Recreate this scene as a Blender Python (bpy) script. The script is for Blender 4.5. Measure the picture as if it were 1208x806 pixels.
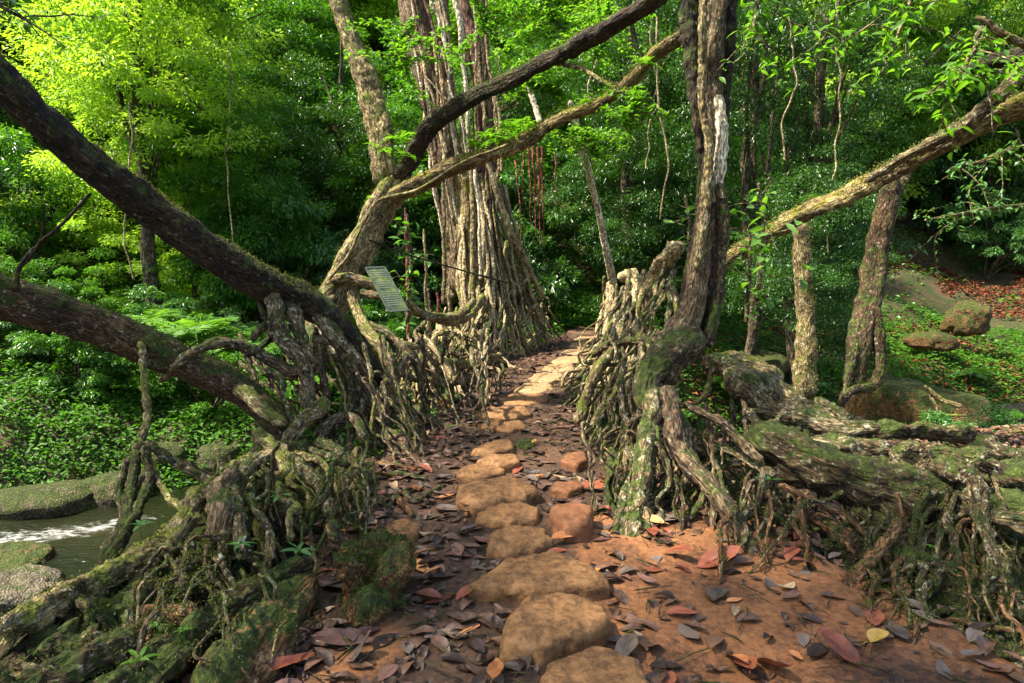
import bpy, math, random
import numpy as np
from mathutils import Vector

for o in list(bpy.data.objects):
    bpy.data.objects.remove(o)
rng = np.random.default_rng(7)
random.seed(7)
S = bpy.context.scene
COL = S.collection
R = math.radians

# ---------------------------------------------------------------- camera
F = 805.0
PITCH = 7.3
CAMZ = 1.5
cd = bpy.data.cameras.new('camera')
cd.sensor_width = 36
cd.lens = 36 * F / 1208
cd.clip_start = 0.05
cd.clip_end = 500
cam = bpy.data.objects.new('camera', cd)
cam.location = (0, 0, CAMZ)
cam.rotation_euler = (R(90 - PITCH), 0, 0)
COL.objects.link(cam)
S.camera = cam

# ---------------------------------------------------------------- light
SUN_EL, SUN_AZ = 56.0, -100.0       # azimuth from +Y, clockwise (negative = to the left)
w = bpy.data.worlds.new('World')
S.world = w
w.use_nodes = True
nt = w.node_tree
bg = nt.nodes['Background']
sky = nt.nodes.new('ShaderNodeTexSky')
sky.sky_type = 'NISHITA'
sky.sun_disc = False
sky.sun_elevation = R(SUN_EL)
sky.sun_rotation = R(SUN_AZ)
sky.dust_density = 2.0
nt.links.new(sky.outputs[0], bg.inputs[0])
bg.inputs[1].default_value = 0.105
sd = bpy.data.lights.new('sun', 'SUN')
sd.energy = 4.6
sd.angle = R(2.0)
sd.color = (1.0, 0.94, 0.83)
sun = bpy.data.objects.new('sun', sd)
tos = Vector((math.sin(R(SUN_AZ)) * math.cos(R(SUN_EL)), math.cos(R(SUN_AZ)) * math.cos(R(SUN_EL)), math.sin(R(SUN_EL))))
sun.rotation_euler = tos.to_track_quat('Z', 'Y').to_euler()
sun.location = (-20, 5, 30)
COL.objects.link(sun)
S.view_settings.view_transform = 'Standard'
S.view_settings.look = 'None'
S.view_settings.exposure = 1.72
S.view_settings.gamma = 1
S.view_settings.use_white_balance = True
S.view_settings.white_balance_temperature = 6900
S.view_settings.white_balance_tint = 12
S.render.engine = 'CYCLES'
S.cycles.max_bounces = 6
S.cycles.diffuse_bounces = 3
S.cycles.glossy_bounces = 2
S.cycles.transmission_bounces = 4
S.cycles.use_denoising = True
S.cycles.use_adaptive_sampling = True
S.cycles.adaptive_threshold = 0.02
S.cycles.caustics_reflective = False
S.cycles.caustics_refractive = False

# ---------------------------------------------------------------- pixel helpers (1208 x 806 picture)
cp, sp = math.cos(R(PITCH)), math.sin(R(PITCH))
def ray(px, py):
    a, b = (px - 604) / F, (403 - py) / F
    return np.array([a, cp + b * sp, b * cp - sp])
def P(px, py, Y):                       # the point of that pixel's ray at world distance Y
    d = ray(px, py)
    return np.array([0, 0, CAMZ]) + d * (Y / d[1])
def G(px, py, z=0.0):                   # the point where it meets the level z
    d = ray(px, py)
    return np.array([0, 0, CAMZ]) + d * ((z - CAMZ) / d[2])
def depth_of(p):
    return p[1] * cp - (p[2] - CAMZ) * sp
def PIX(p):
    d = depth_of(p)
    return 604 + F * p[0] / d, 403 - F * (p[1] * sp + (p[2] - CAMZ) * cp) / d

# ---------------------------------------------------------------- noise
def _h(i, j, k, s):
    n = (i * 374761393 + j * 668265263 + k * 2147483647 + s * 1274126177) & 0xFFFFFFFF
    n = ((n ^ (n >> 13)) * 1274126177) & 0xFFFFFFFF
    n = (n ^ (n >> 16)) & 0xFFFFFF
    return n / float(0xFFFFFF) * 2 - 1
def vnoise(p, f=1.0, s=0):
    q = np.asarray(p, float) * f
    i = np.floor(q).astype(np.int64)
    t = q - i
    t = t * t * (3 - 2 * t)
    x, y, z = i[..., 0], i[..., 1], i[..., 2]
    tx, ty, tz = t[..., 0], t[..., 1], t[..., 2]
    r = 0
    for a in (0, 1):
        for b in (0, 1):
            for c in (0, 1):
                r = r + _h(x + a, y + b, z + c, s) * (tx if a else 1 - tx) * (ty if b else 1 - ty) * (tz if c else 1 - tz)
    return r
def fbm(p, f=1.0, o=4, s=0):
    r, a = 0, 0.5
    for k in range(o):
        r = r + a * vnoise(p, f * 2 ** k, s + k * 17)
        a *= 0.5
    return r
def n2(x, y, f=1.0, o=3, s=0):
    return fbm(np.stack([x, y, np.zeros_like(x) + 0.37], -1), f, o, s)
def smooth(t):
    t = np.clip(t, 0, 1)
    return t * t * (3 - 2 * t)

# ---------------------------------------------------------------- mesh building
BARKS = set()
class MB:
    def __init__(s):
        s.v, s.f4, s.f3, s.t, s.n, s.b = [], [], [], [], 0, []
    def add(s, v, quads=None, tris=None, tint=None, bv=None):
        v = np.asarray(v, np.float32).reshape(-1, 3)
        if quads is not None and len(quads):
            s.f4.append(np.asarray(quads, np.int64) + s.n)
        if tris is not None and len(tris):
            s.f3.append(np.asarray(tris, np.int64) + s.n)
        s.t.append(np.zeros(len(v), np.float32) + (0.5 if tint is None else tint))
        s.v.append(v); s.b.append(v if bv is None else np.asarray(bv, np.float32))
        s.n += len(v)
    def build(s, name, mat, parent=None, origin=None, shade=True):
        v = np.concatenate(s.v)
        org = np.array(origin if origin is not None else (parent.location if parent is not None else (0, 0, 0)), np.float32)
        f4 = np.concatenate(s.f4) if s.f4 else np.zeros((0, 4), np.int64)
        f3 = np.concatenate(s.f3) if s.f3 else np.zeros((0, 3), np.int64)
        me = bpy.data.meshes.new(name)
        me.vertices.add(len(v))
        me.vertices.foreach_set('co', (v - org).ravel())
        nl = f4.size + f3.size
        me.loops.add(nl)
        me.loops.foreach_set('vertex_index', np.concatenate([f4.ravel(), f3.ravel()]).astype(np.int32))
        npoly = len(f4) + len(f3)
        me.polygons.add(npoly)
        st = np.concatenate([np.arange(len(f4)) * 4, f4.size + np.arange(len(f3)) * 3]).astype(np.int32)
        me.polygons.foreach_set('loop_start', st)
        at = me.attributes.new('tint', 'FLOAT', 'POINT')
        at.data.foreach_set('value', np.concatenate(s.t))
        if mat.name.split('.')[0] in BARKS:
            ab = me.attributes.new('bark_run', 'FLOAT_VECTOR', 'POINT')
            ab.data.foreach_set('vector', np.concatenate(s.b).ravel())
        me.polygons.foreach_set('use_smooth', np.full(npoly, shade))
        me.update(calc_edges=True)
        me.validate()
        me.materials.append(mat)
        o = bpy.data.objects.new(name, me)
        COL.objects.link(o)
        if parent is not None:
            o.parent = parent
        else:
            o.location = org.tolist()
        return o

def tag(o, label=None, cat=None, group=None, kind=None):
    if label: o['label'] = label
    if cat: o['category'] = cat
    if group: o['group'] = group
    if kind: o['kind'] = kind
    return o
def thing(name, loc, label, cat, group=None):
    o = bpy.data.objects.new(name, None)
    o.empty_display_size = 0.2
    o.location = [float(a) for a in loc]
    COL.objects.link(o)
    return tag(o, label, cat, group)
def copy_tree(o, parent=None):
    c = o.copy()
    COL.objects.link(c)
    if parent is not None: c.parent = parent
    for ch in [k for k in list(bpy.data.objects) if k.parent is o]:
        copy_tree(ch, c)
    return c

def spline(pts, rad, step):
    pts, rad = np.asarray(pts, float), np.asarray(rad, float)
    if len(pts) == 2:
        pts = np.array([pts[0], (pts[0] + pts[1]) / 2, pts[1]])
        rad = np.array([rad[0], rad.mean(), rad[-1]])
    A = np.vstack([2 * pts[0] - pts[1], pts, 2 * pts[-1] - pts[-2]])
    B = np.concatenate([[rad[0]], rad, [rad[-1]]])
    op, orr = [], []
    for i in range(1, len(A) - 2):
        n = max(2, int(np.linalg.norm(A[i + 1] - A[i]) / step))
        t = (np.arange(n) / n)[:, None]
        a, b, c, d = A[i - 1], A[i], A[i + 1], A[i + 2]
        op.append(0.5 * (2 * b + (c - a) * t + (2 * a - 5 * b + 4 * c - d) * t ** 2 + (3 * b - a - 3 * c + d) * t ** 3))
        t1 = t[:, 0]
        orr.append(B[i] * (1 - t1) + B[i + 1] * t1)
    op.append(A[-2][None]); orr.append(B[-2:-1])
    return np.vstack(op), np.concatenate(orr)

def tube(mb, pts, rad, seg=10, knob=0.18, lobes=0.10, wob=0.0, step=None, taper=False, flat=1.0, tint=None):
    """a root, stem or trunk: swept ring whose radius swells and knots"""
    rm = float(np.mean(rad))
    p, r = spline(pts, rad, step or max(0.010, rm * 0.36))
    if wob:
        sd_ = int(rng.integers(1e6))
        fr = 1.0 / max(rm * 9, 0.08, .2 * float(np.linalg.norm(p[-1] - p[0])))
        W = np.stack([fbm(p, fr, 2, sd_ + k) for k in range(3)], -1) * wob
        L = len(p)
        env = np.minimum(1, np.minimum(np.arange(L), L - 1 - np.arange(L)) / max(1, L * 0.15))
        p = p + W * env[:, None]
    T = np.gradient(p, axis=0)
    T /= np.linalg.norm(T, axis=1)[:, None] + 1e-9
    up = np.array([0.0, 0, 1]) if abs(T[0][2]) < 0.9 else np.array([1.0, 0, 0])
    N = np.zeros_like(p)
    n = np.cross(T[0], up); n /= np.linalg.norm(n)
    for i in range(len(p)):
        n = n - T[i] * np.dot(n, T[i])
        n /= np.linalg.norm(n) + 1e-9
        N[i] = n
    Bn = np.cross(T, N)
    if taper:
        L = len(p)
        r = r * np.linspace(1, 0.25, L)
    sl = np.concatenate([[0], np.cumsum(np.linalg.norm(np.diff(p, axis=0), axis=1))])
    e_ = np.clip(np.minimum(sl, sl[-1] - sl) / (1.3 * rm), 0, 1)
    r = r * np.maximum(.12, np.sqrt(np.maximum(0, 1 - (1 - e_) ** 2)))
    th = np.arange(seg) / seg * 2 * math.pi
    ring = np.cos(th)[None, :, None] * N[:, None, :] + np.sin(th)[None, :, None] * Bn[:, None, :] * flat
    ph = rng.uniform(0, 6.28, 3)
    s_ = np.arange(len(p))[:, None] * 0.06
    lob = 1 + lobes * (np.sin(2 * th[None] + ph[0] + s_) + 0.7 * np.sin(3 * th[None] + ph[1] - s_ * 1.3) + 0.4 * np.sin(5 * th[None] + ph[2] + s_ * .6))
    base = p[:, None, :] + ring * r[:, None, None]
    q = base.reshape(-1, 3)
    fr = 0.55 / max(rm, 0.006)
    kn = (1 + knob * 1.9 * fbm(q, fr, 2, 5) + knob * 1.2 * fbm(q, fr * 3.1, 3, 9) + (min(.22, .006 / rm) * vnoise(q, 42, 3) if rm > .012 else 0)).reshape(len(p), seg)
    v = p[:, None, :] + ring * (r[:, None] * lob * kn)[:, :, None]
    v = v.reshape(-1, 3)
    L = len(p)
    i, j = np.meshgrid(np.arange(L - 1), np.arange(seg), indexing='ij')
    a = (i * seg + j).ravel(); b = (i * seg + (j + 1) % seg).ravel()
    quads = np.stack([a, b, b + seg, a + seg], -1)
    v = np.vstack([v, p[:1], p[-1:]])
    c0, c1 = L * seg, L * seg + 1
    jj = np.arange(seg)
    tris = np.vstack([np.stack([np.full(seg, c0), (jj + 1) % seg, jj], -1), np.stack([np.full(seg, c1), (L - 1) * seg + jj, (L - 1) * seg + (jj + 1) % seg], -1)])
    run = sl[:, None] * .30 + rng.uniform(0, 50)
    RR = np.full((L, 1), float(np.mean(r)) * 1.0)
    bvv = np.stack([np.cos(th)[None] * RR, np.sin(th)[None] * RR, np.broadcast_to(run, (L, seg))], -1).reshape(-1, 3)
    bvv = np.vstack([bvv, bvv[:1], bvv[-1:]])
    mb.add(v, quads, tris, tint, bvv)
    return p, r

def trace(lst):
    """[(px, py, Y, radius in px)] -> world points and radii"""
    pts = np.array([P(a, b, Y) for a, b, Y, r in lst])
    rad = np.array([.84 * r * depth_of(q) / F for q, (a, b, Y, r) in zip(pts, lst)])
    return pts, rad

def root(parent, lst, mat, name='root', wob=0.0, knob=0.18, lobes=0.1, seg=None, taper=False, label=None, flat=1.0):
    pts, rad = trace(lst)
    m = MB()
    rp = np.mean([l[3] for l in lst])
    tube(m, pts, rad, seg or int(np.clip(rp * 2.0, 8, 56)), knob, lobes, wob, taper=taper, flat=flat)
    o = m.build(name, mat, parent)
    if label: o['label'] = label
    return o
def wroot(parent, pts, rad, mat, name='root', seg=8, wob=0.0, knob=0.18, taper=False):
    m = MB()
    tube(m, pts, rad, seg, knob, 0.1, wob, taper=taper)
    return m.build(name, mat, parent)

def leaves(mb, pos, dirs, ups, L, W, fold=0.25, tint=None, shape='diamond'):
    """many leaves at once: base position, direction, up vector, length, width"""
    n = len(pos)
    dirs = dirs / (np.linalg.norm(dirs, axis=1)[:, None] + 1e-9)
    sd_ = np.cross(dirs, ups); sd_ /= np.linalg.norm(sd_, axis=1)[:, None] + 1e-9
    up = np.cross(sd_, dirs)
    L = np.broadcast_to(L, n)[:, None]; W = np.broadcast_to(W, n)[:, None]
    tint = rng.random(n) if tint is None else tint
    if shape == 'diamond':
        v = np.stack([pos, pos + dirs * L * .45 + sd_ * W * .5 + up * W * fold, pos + dirs * L - up * L * .12, pos + dirs * L * .45 - sd_ * W * .5 + up * W * fold], 1)
        k = np.arange(n)[:, None] * 4
        mb.add(v.reshape(-1, 3), None, np.vstack([k + [0, 1, 2], k + [0, 2, 3]]), np.repeat(tint, 4))
    else:
        ts = [0.0, .18, .42, .68, .88, 1.0]; ws = [.06, .62, 1.0, .78, .36, 0.02]; dr = [0, .02, 0.0, -.05, -.12, -.2]
        rows = []
        for t, q, d in zip(ts, ws, dr):
            c = pos + dirs * L * t + up * L * d
            rows += [c + sd_ * W * q * .5 + up * W * fold * q, c, c - sd_ * W * q * .5 + up * W * fold * q]
        v = np.stack(rows, 1)
        k = np.arange(n)[:, None] * 18
        q = []
        for i in range(5):
            a = i * 3
            q += [k + [a, a + 1, a + 4, a + 3], k + [a + 1, a + 2, a + 5, a + 4]]
        mb.add(v.reshape(-1, 3), np.vstack(q), None, np.repeat(tint, 18))
def rdir(n, flat=0.5):
    a = rng.uniform(0, 2 * math.pi, n)
    z = rng.normal(0, flat, n)
    v = np.stack([np.cos(a), np.sin(a), z], -1)
    return v / np.linalg.norm(v, axis=1)[:, None]
def rup(n, tilt=0.5):
    v = np.stack([rng.normal(0, tilt, n), rng.normal(0, tilt, n), np.ones(n)], -1)
    return v / np.linalg.norm(v, axis=1)[:, None]

# ---------------------------------------------------------------- materials
def mat_new(name):
    m = bpy.data.materials.new(name)
    m.use_nodes = True
    n = m.node_tree.nodes
    n.clear()
    return m, n, m.node_tree.links
def ramp(n, stops, interp='LINEAR'):
    r = n.new('ShaderNodeValToRGB')
    r.color_ramp.interpolation = interp
    e = r.color_ramp.elements
    while len(e) < len(stops): e.new(0.5)
    for k, (p, c) in enumerate(stops):
        e[k].position = p
        e[k].color = (*c, 1) if len(c) == 3 else c
    return r
def noise_n(n, l, co, scale, detail=4, rough=.55, dist=0.0):
    t = n.new('ShaderNodeTexNoise')
    t.inputs['Scale'].default_value = scale
    t.inputs['Detail'].default_value = detail
    t.inputs['Roughness'].default_value = rough
    t.inputs['Distortion'].default_value = dist
    l.new(co, t.inputs['Vector'])
    return t
def mixc(n, l, f, a, b, mode='MIX'):
    x = n.new('ShaderNodeMix'); x.data_type = 'RGBA'; x.blend_type = mode
    for s, v in ((x.inputs[0], f), (x.inputs[6], a), (x.inputs[7], b)):
        if hasattr(v, 'links'): l.new(v, s)
        elif isinstance(v, (int, float)): s.default_value = v
        else: s.default_value = (*v, 1)
    return x.outputs[2]
def math_n(n, l, op, a, b=0.5, clamp=False):
    x = n.new('ShaderNodeMath'); x.operation = op; x.use_clamp = clamp
    for s, v in ((x.inputs[0], a), (x.inputs[1], b)):
        if hasattr(v, 'links'): l.new(v, s)
        else: s.default_value = v
    return x.outputs[0]
MOSS = ((0.012, 0.02, 0.004), (0.032, 0.052, 0.007), (0.10, 0.12, 0.018))

def bark(name, dark, mid, light, lichen=(0.42, 0.43, 0.32), lich=0.5, moss=0.5, sc=1.0, rough=.85, bump=1.0, mosscol=MOSS):
    BARKS.add(name)
    m, n, l = mat_new(name)
    out = n.new('ShaderNodeOutputMaterial'); b = n.new('ShaderNodeBsdfPrincipled')
    l.new(b.outputs[0], out.inputs[0])
    co = n.new('ShaderNodeTexCoord').outputs['Object']
    ba = n.new('ShaderNodeAttribute'); ba.attribute_name = 'bark_run'; cr = ba.outputs['Vector']
    big = noise_n(n, l, co, 3.5 * sc, 5, .6, .4)
    mid_n = noise_n(n, l, cr, 26 * sc, 6, .65, .4)
    fine = noise_n(n, l, cr, 95 * sc, 3, .6)
    r = ramp(n, [(.36, dark), (.49, mid), (.62, light)])
    s1 = math_n(n, l, 'MULTIPLY', big.outputs[0], .45)
    s2 = math_n(n, l, 'MULTIPLY_ADD', mid_n.outputs[0], .55)
    l.new(s1, s2.node.inputs[2])
    l.new(s2, r.inputs[0])
    col = r.outputs[0]
    fr_ = ramp(n, [(.38, (.22, .2, .18)), (.5, (.9, .9, .88)), (.62, (2.1, 2.05, 1.85))]); l.new(fine.outputs[0], fr_.inputs[0])
    col = mixc(n, l, .9, col, fr_.outputs[0], 'MULTIPLY')
    # lichen patches
    ln = noise_n(n, l, co, 26 * sc, 6, .78, .6)
    lm = ramp(n, [(.60 - .09 * lich, (0, 0, 0)), (.64 - .09 * lich, (1, 1, 1))])
    l.new(ln.outputs[0], lm.inputs[0])
    lf = math_n(n, l, 'MULTIPLY', lm.outputs[0], max(0, min(1, .3 + lich * .6)))
    lcol = mixc(n, l, .7, lichen, fr_.outputs[0], 'MULTIPLY')
    col = mixc(n, l, lf, col, lcol)
    # moss settles on upward faces and in patches
    geo = n.new('ShaderNodeNewGeometry')
    sep = n.new('ShaderNodeSeparateXYZ'); l.new(geo.outputs['Normal'], sep.inputs[0])
    mn = noise_n(n, l, co, 6.5 * sc, 8, .78, .5)
    a = math_n(n, l, 'MULTIPLY_ADD', sep.outputs[2], .10)
    l.new(mn.outputs[0], a.node.inputs[2])
    mm = ramp(n, [(.70 - .26 * moss, (0, 0, 0)), (.76 - .26 * moss, (1, 1, 1))])
    l.new(a, mm.inputs[0])
    mcr = ramp(n, [(.38, mosscol[0]), (.5, mosscol[1]), (.64, mosscol[2])])
    l.new(ln.outputs[0], mcr.inputs[0])
    col = mixc(n, l, mm.outputs[0], col, mcr.outputs[0])
    l.new(col, b.inputs['Base Color'])
    b.inputs['Roughness'].default_value = rough
    b.inputs['Specular IOR Level'].default_value = .3
    vo = n.new('ShaderNodeTexVoronoi'); vo.inputs['Scale'].default_value = 44 * sc
    l.new(cr, vo.inputs['Vector'])
    h1 = math_n(n, l, 'MULTIPLY_ADD', mid_n.outputs[0], 1.4)
    l.new(vo.outputs[0], h1.node.inputs[2])
    h2 = math_n(n, l, 'MULTIPLY_ADD', fine.outputs[0], .6); l.new(h1, h2.node.inputs[2])
    bp = n.new('ShaderNodeBump'); bp.inputs['Strength'].default_value = .9
    bp.inputs['Distance'].default_value = .02 * bump / sc
    l.new(h2, bp.inputs['Height']); l.new(bp.outputs[0], b.inputs['Normal'])
    return m

def leafmat(name, c0, c1, trans=0.45, rough=.45, tcol=None, spec=.4):
    m, n, l = mat_new(name)
    out = n.new('ShaderNodeOutputMaterial'); b = n.new('ShaderNodeBsdfPrincipled'); t = n.new('ShaderNodeBsdfTranslucent')
    mx = n.new('ShaderNodeMixShader')
    at = n.new('ShaderNodeAttribute'); at.attribute_name = 'tint'
    oi = n.new('ShaderNodeObjectInfo')
    f = math_n(n, l, 'MULTIPLY_ADD', oi.outputs['Random'], .3); l.new(math_n(n, l, 'MULTIPLY', at.outputs['Fac'], .7), f.node.inputs[2])
    r = ramp(n, [(0, c0), (.5, tuple((a + b_) / 2 for a, b_ in zip(c0, c1))), (1, c1)])
    l.new(f, r.inputs[0])
    l.new(r.outputs[0], b.inputs['Base Color'])
    b.inputs['Roughness'].default_value = rough
    b.inputs['Specular IOR Level'].default_value = spec
    tc = mixc(n, l, 1.0, r.outputs[0], tcol or (1.55, 1.6, .5), 'MULTIPLY')
    l.new(tc, t.inputs[0])
    mx.inputs[0].default_value = trans
    l.new(b.outputs[0], mx.inputs[1]); l.new(t.outputs[0], mx.inputs[2]); l.new(mx.outputs[0], out.inputs[0])
    return m

M = {}
M['bark_pale'] = bark('bark_pale', (.035, .026, .012), (.14, .10, .042), (.32, .26, .13), lich=.5, moss=.6, mosscol=((.03,.04,.005),(.09,.11,.012),(.2,.22,.03)))
M['bark_fan'] = bark('bark_fan', (.05, .036, .018), (.24, .185, .095), (.46, .38, .22), lich=.3, moss=.18, bump=.8, mosscol=((.03,.04,.005),(.09,.11,.012),(.2,.22,.03)))
M['bark_dark'] = bark('bark_dark', (.005, .004, .003), (.018, .012, .007), (.055, .035, .018), lichen=(.28, .28, .22), lich=.12, moss=.6)
M['bark_red'] = bark('bark_red', (.012, .007, .004), (.045, .024, .012), (.12, .07, .035), lich=.3, moss=.68)
M['bark_root'] = bark('bark_root', (.013, .009, .004), (.075, .051, .023), (.25, .19, .10), lich=.6, moss=.55)
M['bark_moss'] = bark('bark_moss', (.012, .008, .004), (.045, .029, .013), (.13, .09, .042), lich=.36, moss=.72)
M['bark_brown'] = bark('bark_brown', (.022, .014, .008), (.085, .055, .03), (.2, .145, .08), lich=.3, moss=.4)
M['bark_clay'] = bark('bark_clay', (.035, .016, .008), (.14, .068, .03), (.28, .16, .08), lich=.1, moss=.35)
M['bark_log'] = bark('bark_log', (.04, .024, .01), (.13, .09, .035), (.3, .24, .11), lich=.4, moss=.62, mosscol=((.05,.045,.005),(.14,.13,.012),(.27,.25,.03)))
M['bark_far'] = bark('bark_far', (.02, .014, .008), (.07, .05, .028), (.16, .125, .075), lich=.3, moss=.45, sc=.5)
M['bark_white'] = bark('bark_white', (.22, .18, .11), (.46, .40, .28), (.62, .56, .42), lich=.2, moss=.05)
M['aerial_red'] = bark('aerial_red', (.06, .012, .01), (.2, .05, .035), (.36, .13, .09), lich=-.3, moss=-.5)
M['rock'] = bark('rock', (.02, .016, .009), (.07, .055, .03), (.17, .14, .08), lich=.2, moss=.74, bump=1.4)
M['rock_wet'] = bark('rock_wet', (.02, .017, .013), (.08, .065, .045), (.2, .16, .11), lich=.2, moss=.4, rough=.5)
M['bank_soil'] = bark('bank_soil', (.010, .007, .004), (.04, .024, .011), (.12, .065, .028), lich=.0, moss=.68)
M['fig_red'] = bark('fig_red', (.025, .013, .009), (.09, .045, .028), (.24, .14, .08), lich=.2, moss=.2, sc=.6)
M['moss_rock'] = bark('moss_rock', (.03, .016, .007), (.13, .068, .026), (.28, .15, .06), lich=.0, moss=.78)

LEAF = {
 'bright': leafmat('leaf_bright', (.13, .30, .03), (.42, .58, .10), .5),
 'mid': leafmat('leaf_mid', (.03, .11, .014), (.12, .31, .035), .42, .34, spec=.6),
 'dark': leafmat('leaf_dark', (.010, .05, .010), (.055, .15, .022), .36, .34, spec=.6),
 'cover': leafmat('leaf_cover', (.014, .07, .006), (.10, .27, .02), .4, .55, spec=.25),
 'fern': leafmat('leaf_fern', (.06, .17, .03), (.16, .32, .06), .45),
 'fine': leafmat('leaf_fine', (.06, .19, .02), (.16, .34, .04), .55),
 'gloss': leafmat('leaf_gloss', (.04, .13, .03), (.10, .24, .06), .35, .3),
 'moss': leafmat('leaf_moss', (.010, .018, .003), (.085, .115, .012), .25, .7, spec=.1),
 'mossy': leafmat('leaf_moss_pale', (.05, .06, .012), (.26, .27, .09), .25, .7, spec=.1),
 'yellow': leafmat('leaf_yellow', (.3, .16, .02), (.5, .36, .05), .3),
}
def dryleaf(name, c0, c1, rough=.42):
    m, n, l = mat_new(name)
    out = n.new('ShaderNodeOutputMaterial'); b = n.new('ShaderNodeBsdfPrincipled'); l.new(b.outputs[0], out.inputs[0])
    oi = n.new('ShaderNodeObjectInfo'); at = n.new('ShaderNodeAttribute'); at.attribute_name = 'tint'
    co = n.new('ShaderNodeTexCoord').outputs['Object']
    no = noise_n(n, l, co, 26, 4, .65)
    s = math_n(n, l, 'MULTIPLY_ADD', no.outputs[0], .7); 
    l.new(math_n(n, l, 'MULTIPLY', math_n(n, l, 'ADD', oi.outputs['Random'], at.outputs['Fac']), .33), s.node.inputs[2])
    r = ramp(n, [(.3, tuple(.5 * k for k in c0)), (.45, c0), (.78, c1)]); l.new(s, r.inputs[0])
    l.new(r.outputs[0], b.inputs['Base Color'])
    b.inputs['Roughness'].default_value = rough
    b.inputs['Specular IOR Level'].default_value = .38
    bp = n.new('ShaderNodeBump'); bp.inputs['Strength'].default_value = .8; bp.inputs['Distance'].default_value = .004
    l.new(no.outputs[0], bp.inputs['Height']); l.new(bp.outputs[0], b.inputs['Normal'])
    return m
DRY = {
 'dark grey': dryleaf('dry_grey', (.035, .026, .020), (.15, .115, .09), .4),
 'purple brown': dryleaf('dry_purple', (.05, .022, .017), (.19, .095, .07), .42),
 'reddish brown': dryleaf('dry_red', (.08, .02, .012), (.3, .09, .045), .4),
 'orange': dryleaf('dry_orange', (.28, .09, .03), (.6, .27, .10), .5),
 'pale tan': dryleaf('dry_tan', (.2, .12, .06), (.46, .32, .19), .5),
 'yellow': dryleaf('dry_yellow', (.35, .2, .03), (.62, .45, .12), .5),
 'litter': dryleaf('dry_litter', (.035, .02, .013), (.2, .105, .06), .45),
}

def groundmat(name, stops, fine=28, bumpd=.02, rough=.8, wet=False, stops2=None):
    m, n, l = mat_new(name)
    out = n.new('ShaderNodeOutputMaterial'); b = n.new('ShaderNodeBsdfPrincipled'); l.new(b.outputs[0], out.inputs[0])
    co = n.new('ShaderNodeTexCoord').outputs['Object']
    a = noise_n(n, l, co, 1.6, 7, .68, .5)
    f = noise_n(n, l, co, fine, 7, .7, .3)
    s = math_n(n, l, 'MULTIPLY_ADD', f.outputs[0], .45); l.new(math_n(n, l, 'MULTIPLY', a.outputs[0], .55), s.node.inputs[2])
    r = ramp(n, stops); l.new(s, r.inputs[0])
    gcol = r.outputs[0]
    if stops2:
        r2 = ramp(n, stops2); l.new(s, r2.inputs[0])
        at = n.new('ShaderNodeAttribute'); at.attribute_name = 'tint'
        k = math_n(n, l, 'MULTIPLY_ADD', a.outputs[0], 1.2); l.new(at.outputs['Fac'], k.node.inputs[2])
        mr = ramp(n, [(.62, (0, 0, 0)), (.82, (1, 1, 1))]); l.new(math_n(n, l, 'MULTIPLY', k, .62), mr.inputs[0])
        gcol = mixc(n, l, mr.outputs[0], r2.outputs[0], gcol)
    l.new(gcol, b.inputs['Base Color'])
    if wet:
        rr = ramp(n, [(.35, (.35,) * 3), (.6, (.85,) * 3)]); l.new(a.outputs[0], rr.inputs[0]); l.new(rr.outputs[0], b.inputs['Roughness'])
    else:
        b.inputs['Roughness'].default_value = rough
    b.inputs['Specular IOR Level'].default_value = .3
    bp = n.new('ShaderNodeBump'); bp.inputs['Strength'].default_value = .8; bp.inputs['Distance'].default_value = bumpd
    l.new(f.outputs[0], bp.inputs['Height']); l.new(bp.outputs[0], b.inputs['Normal'])
    return m
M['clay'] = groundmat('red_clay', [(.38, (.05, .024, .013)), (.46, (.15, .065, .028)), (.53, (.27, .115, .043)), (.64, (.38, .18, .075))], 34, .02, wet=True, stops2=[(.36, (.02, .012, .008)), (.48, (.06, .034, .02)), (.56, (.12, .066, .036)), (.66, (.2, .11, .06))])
M['soil'] = groundmat('forest_soil', [(.3, (.012, .02, .006)), (.45, (.03, .045, .01)), (.55, (.07, .045, .022)), (.75, (.17, .075, .035))], 14, .04)
M['stone'] = groundmat('path_stone', [(.38, (.055, .03, .013)), (.46, (.17, .085, .033)), (.54, (.30, .155, .06)), (.66, (.42, .24, .11))], 30, .014, .75)
M['stone_red'] = groundmat('path_stone_red', [(.36, (.07, .05, .015)), (.46, (.18, .075, .032)), (.54, (.27, .115, .05)), (.66, (.38, .19, .09))], 30, .014, .75)
M['stone_pale'] = groundmat('path_stone_pale', [(.38, (.12, .075, .035)), (.48, (.27, .17, .08)), (.62, (.42, .29, .15))], 40, .006, .75)

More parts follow.
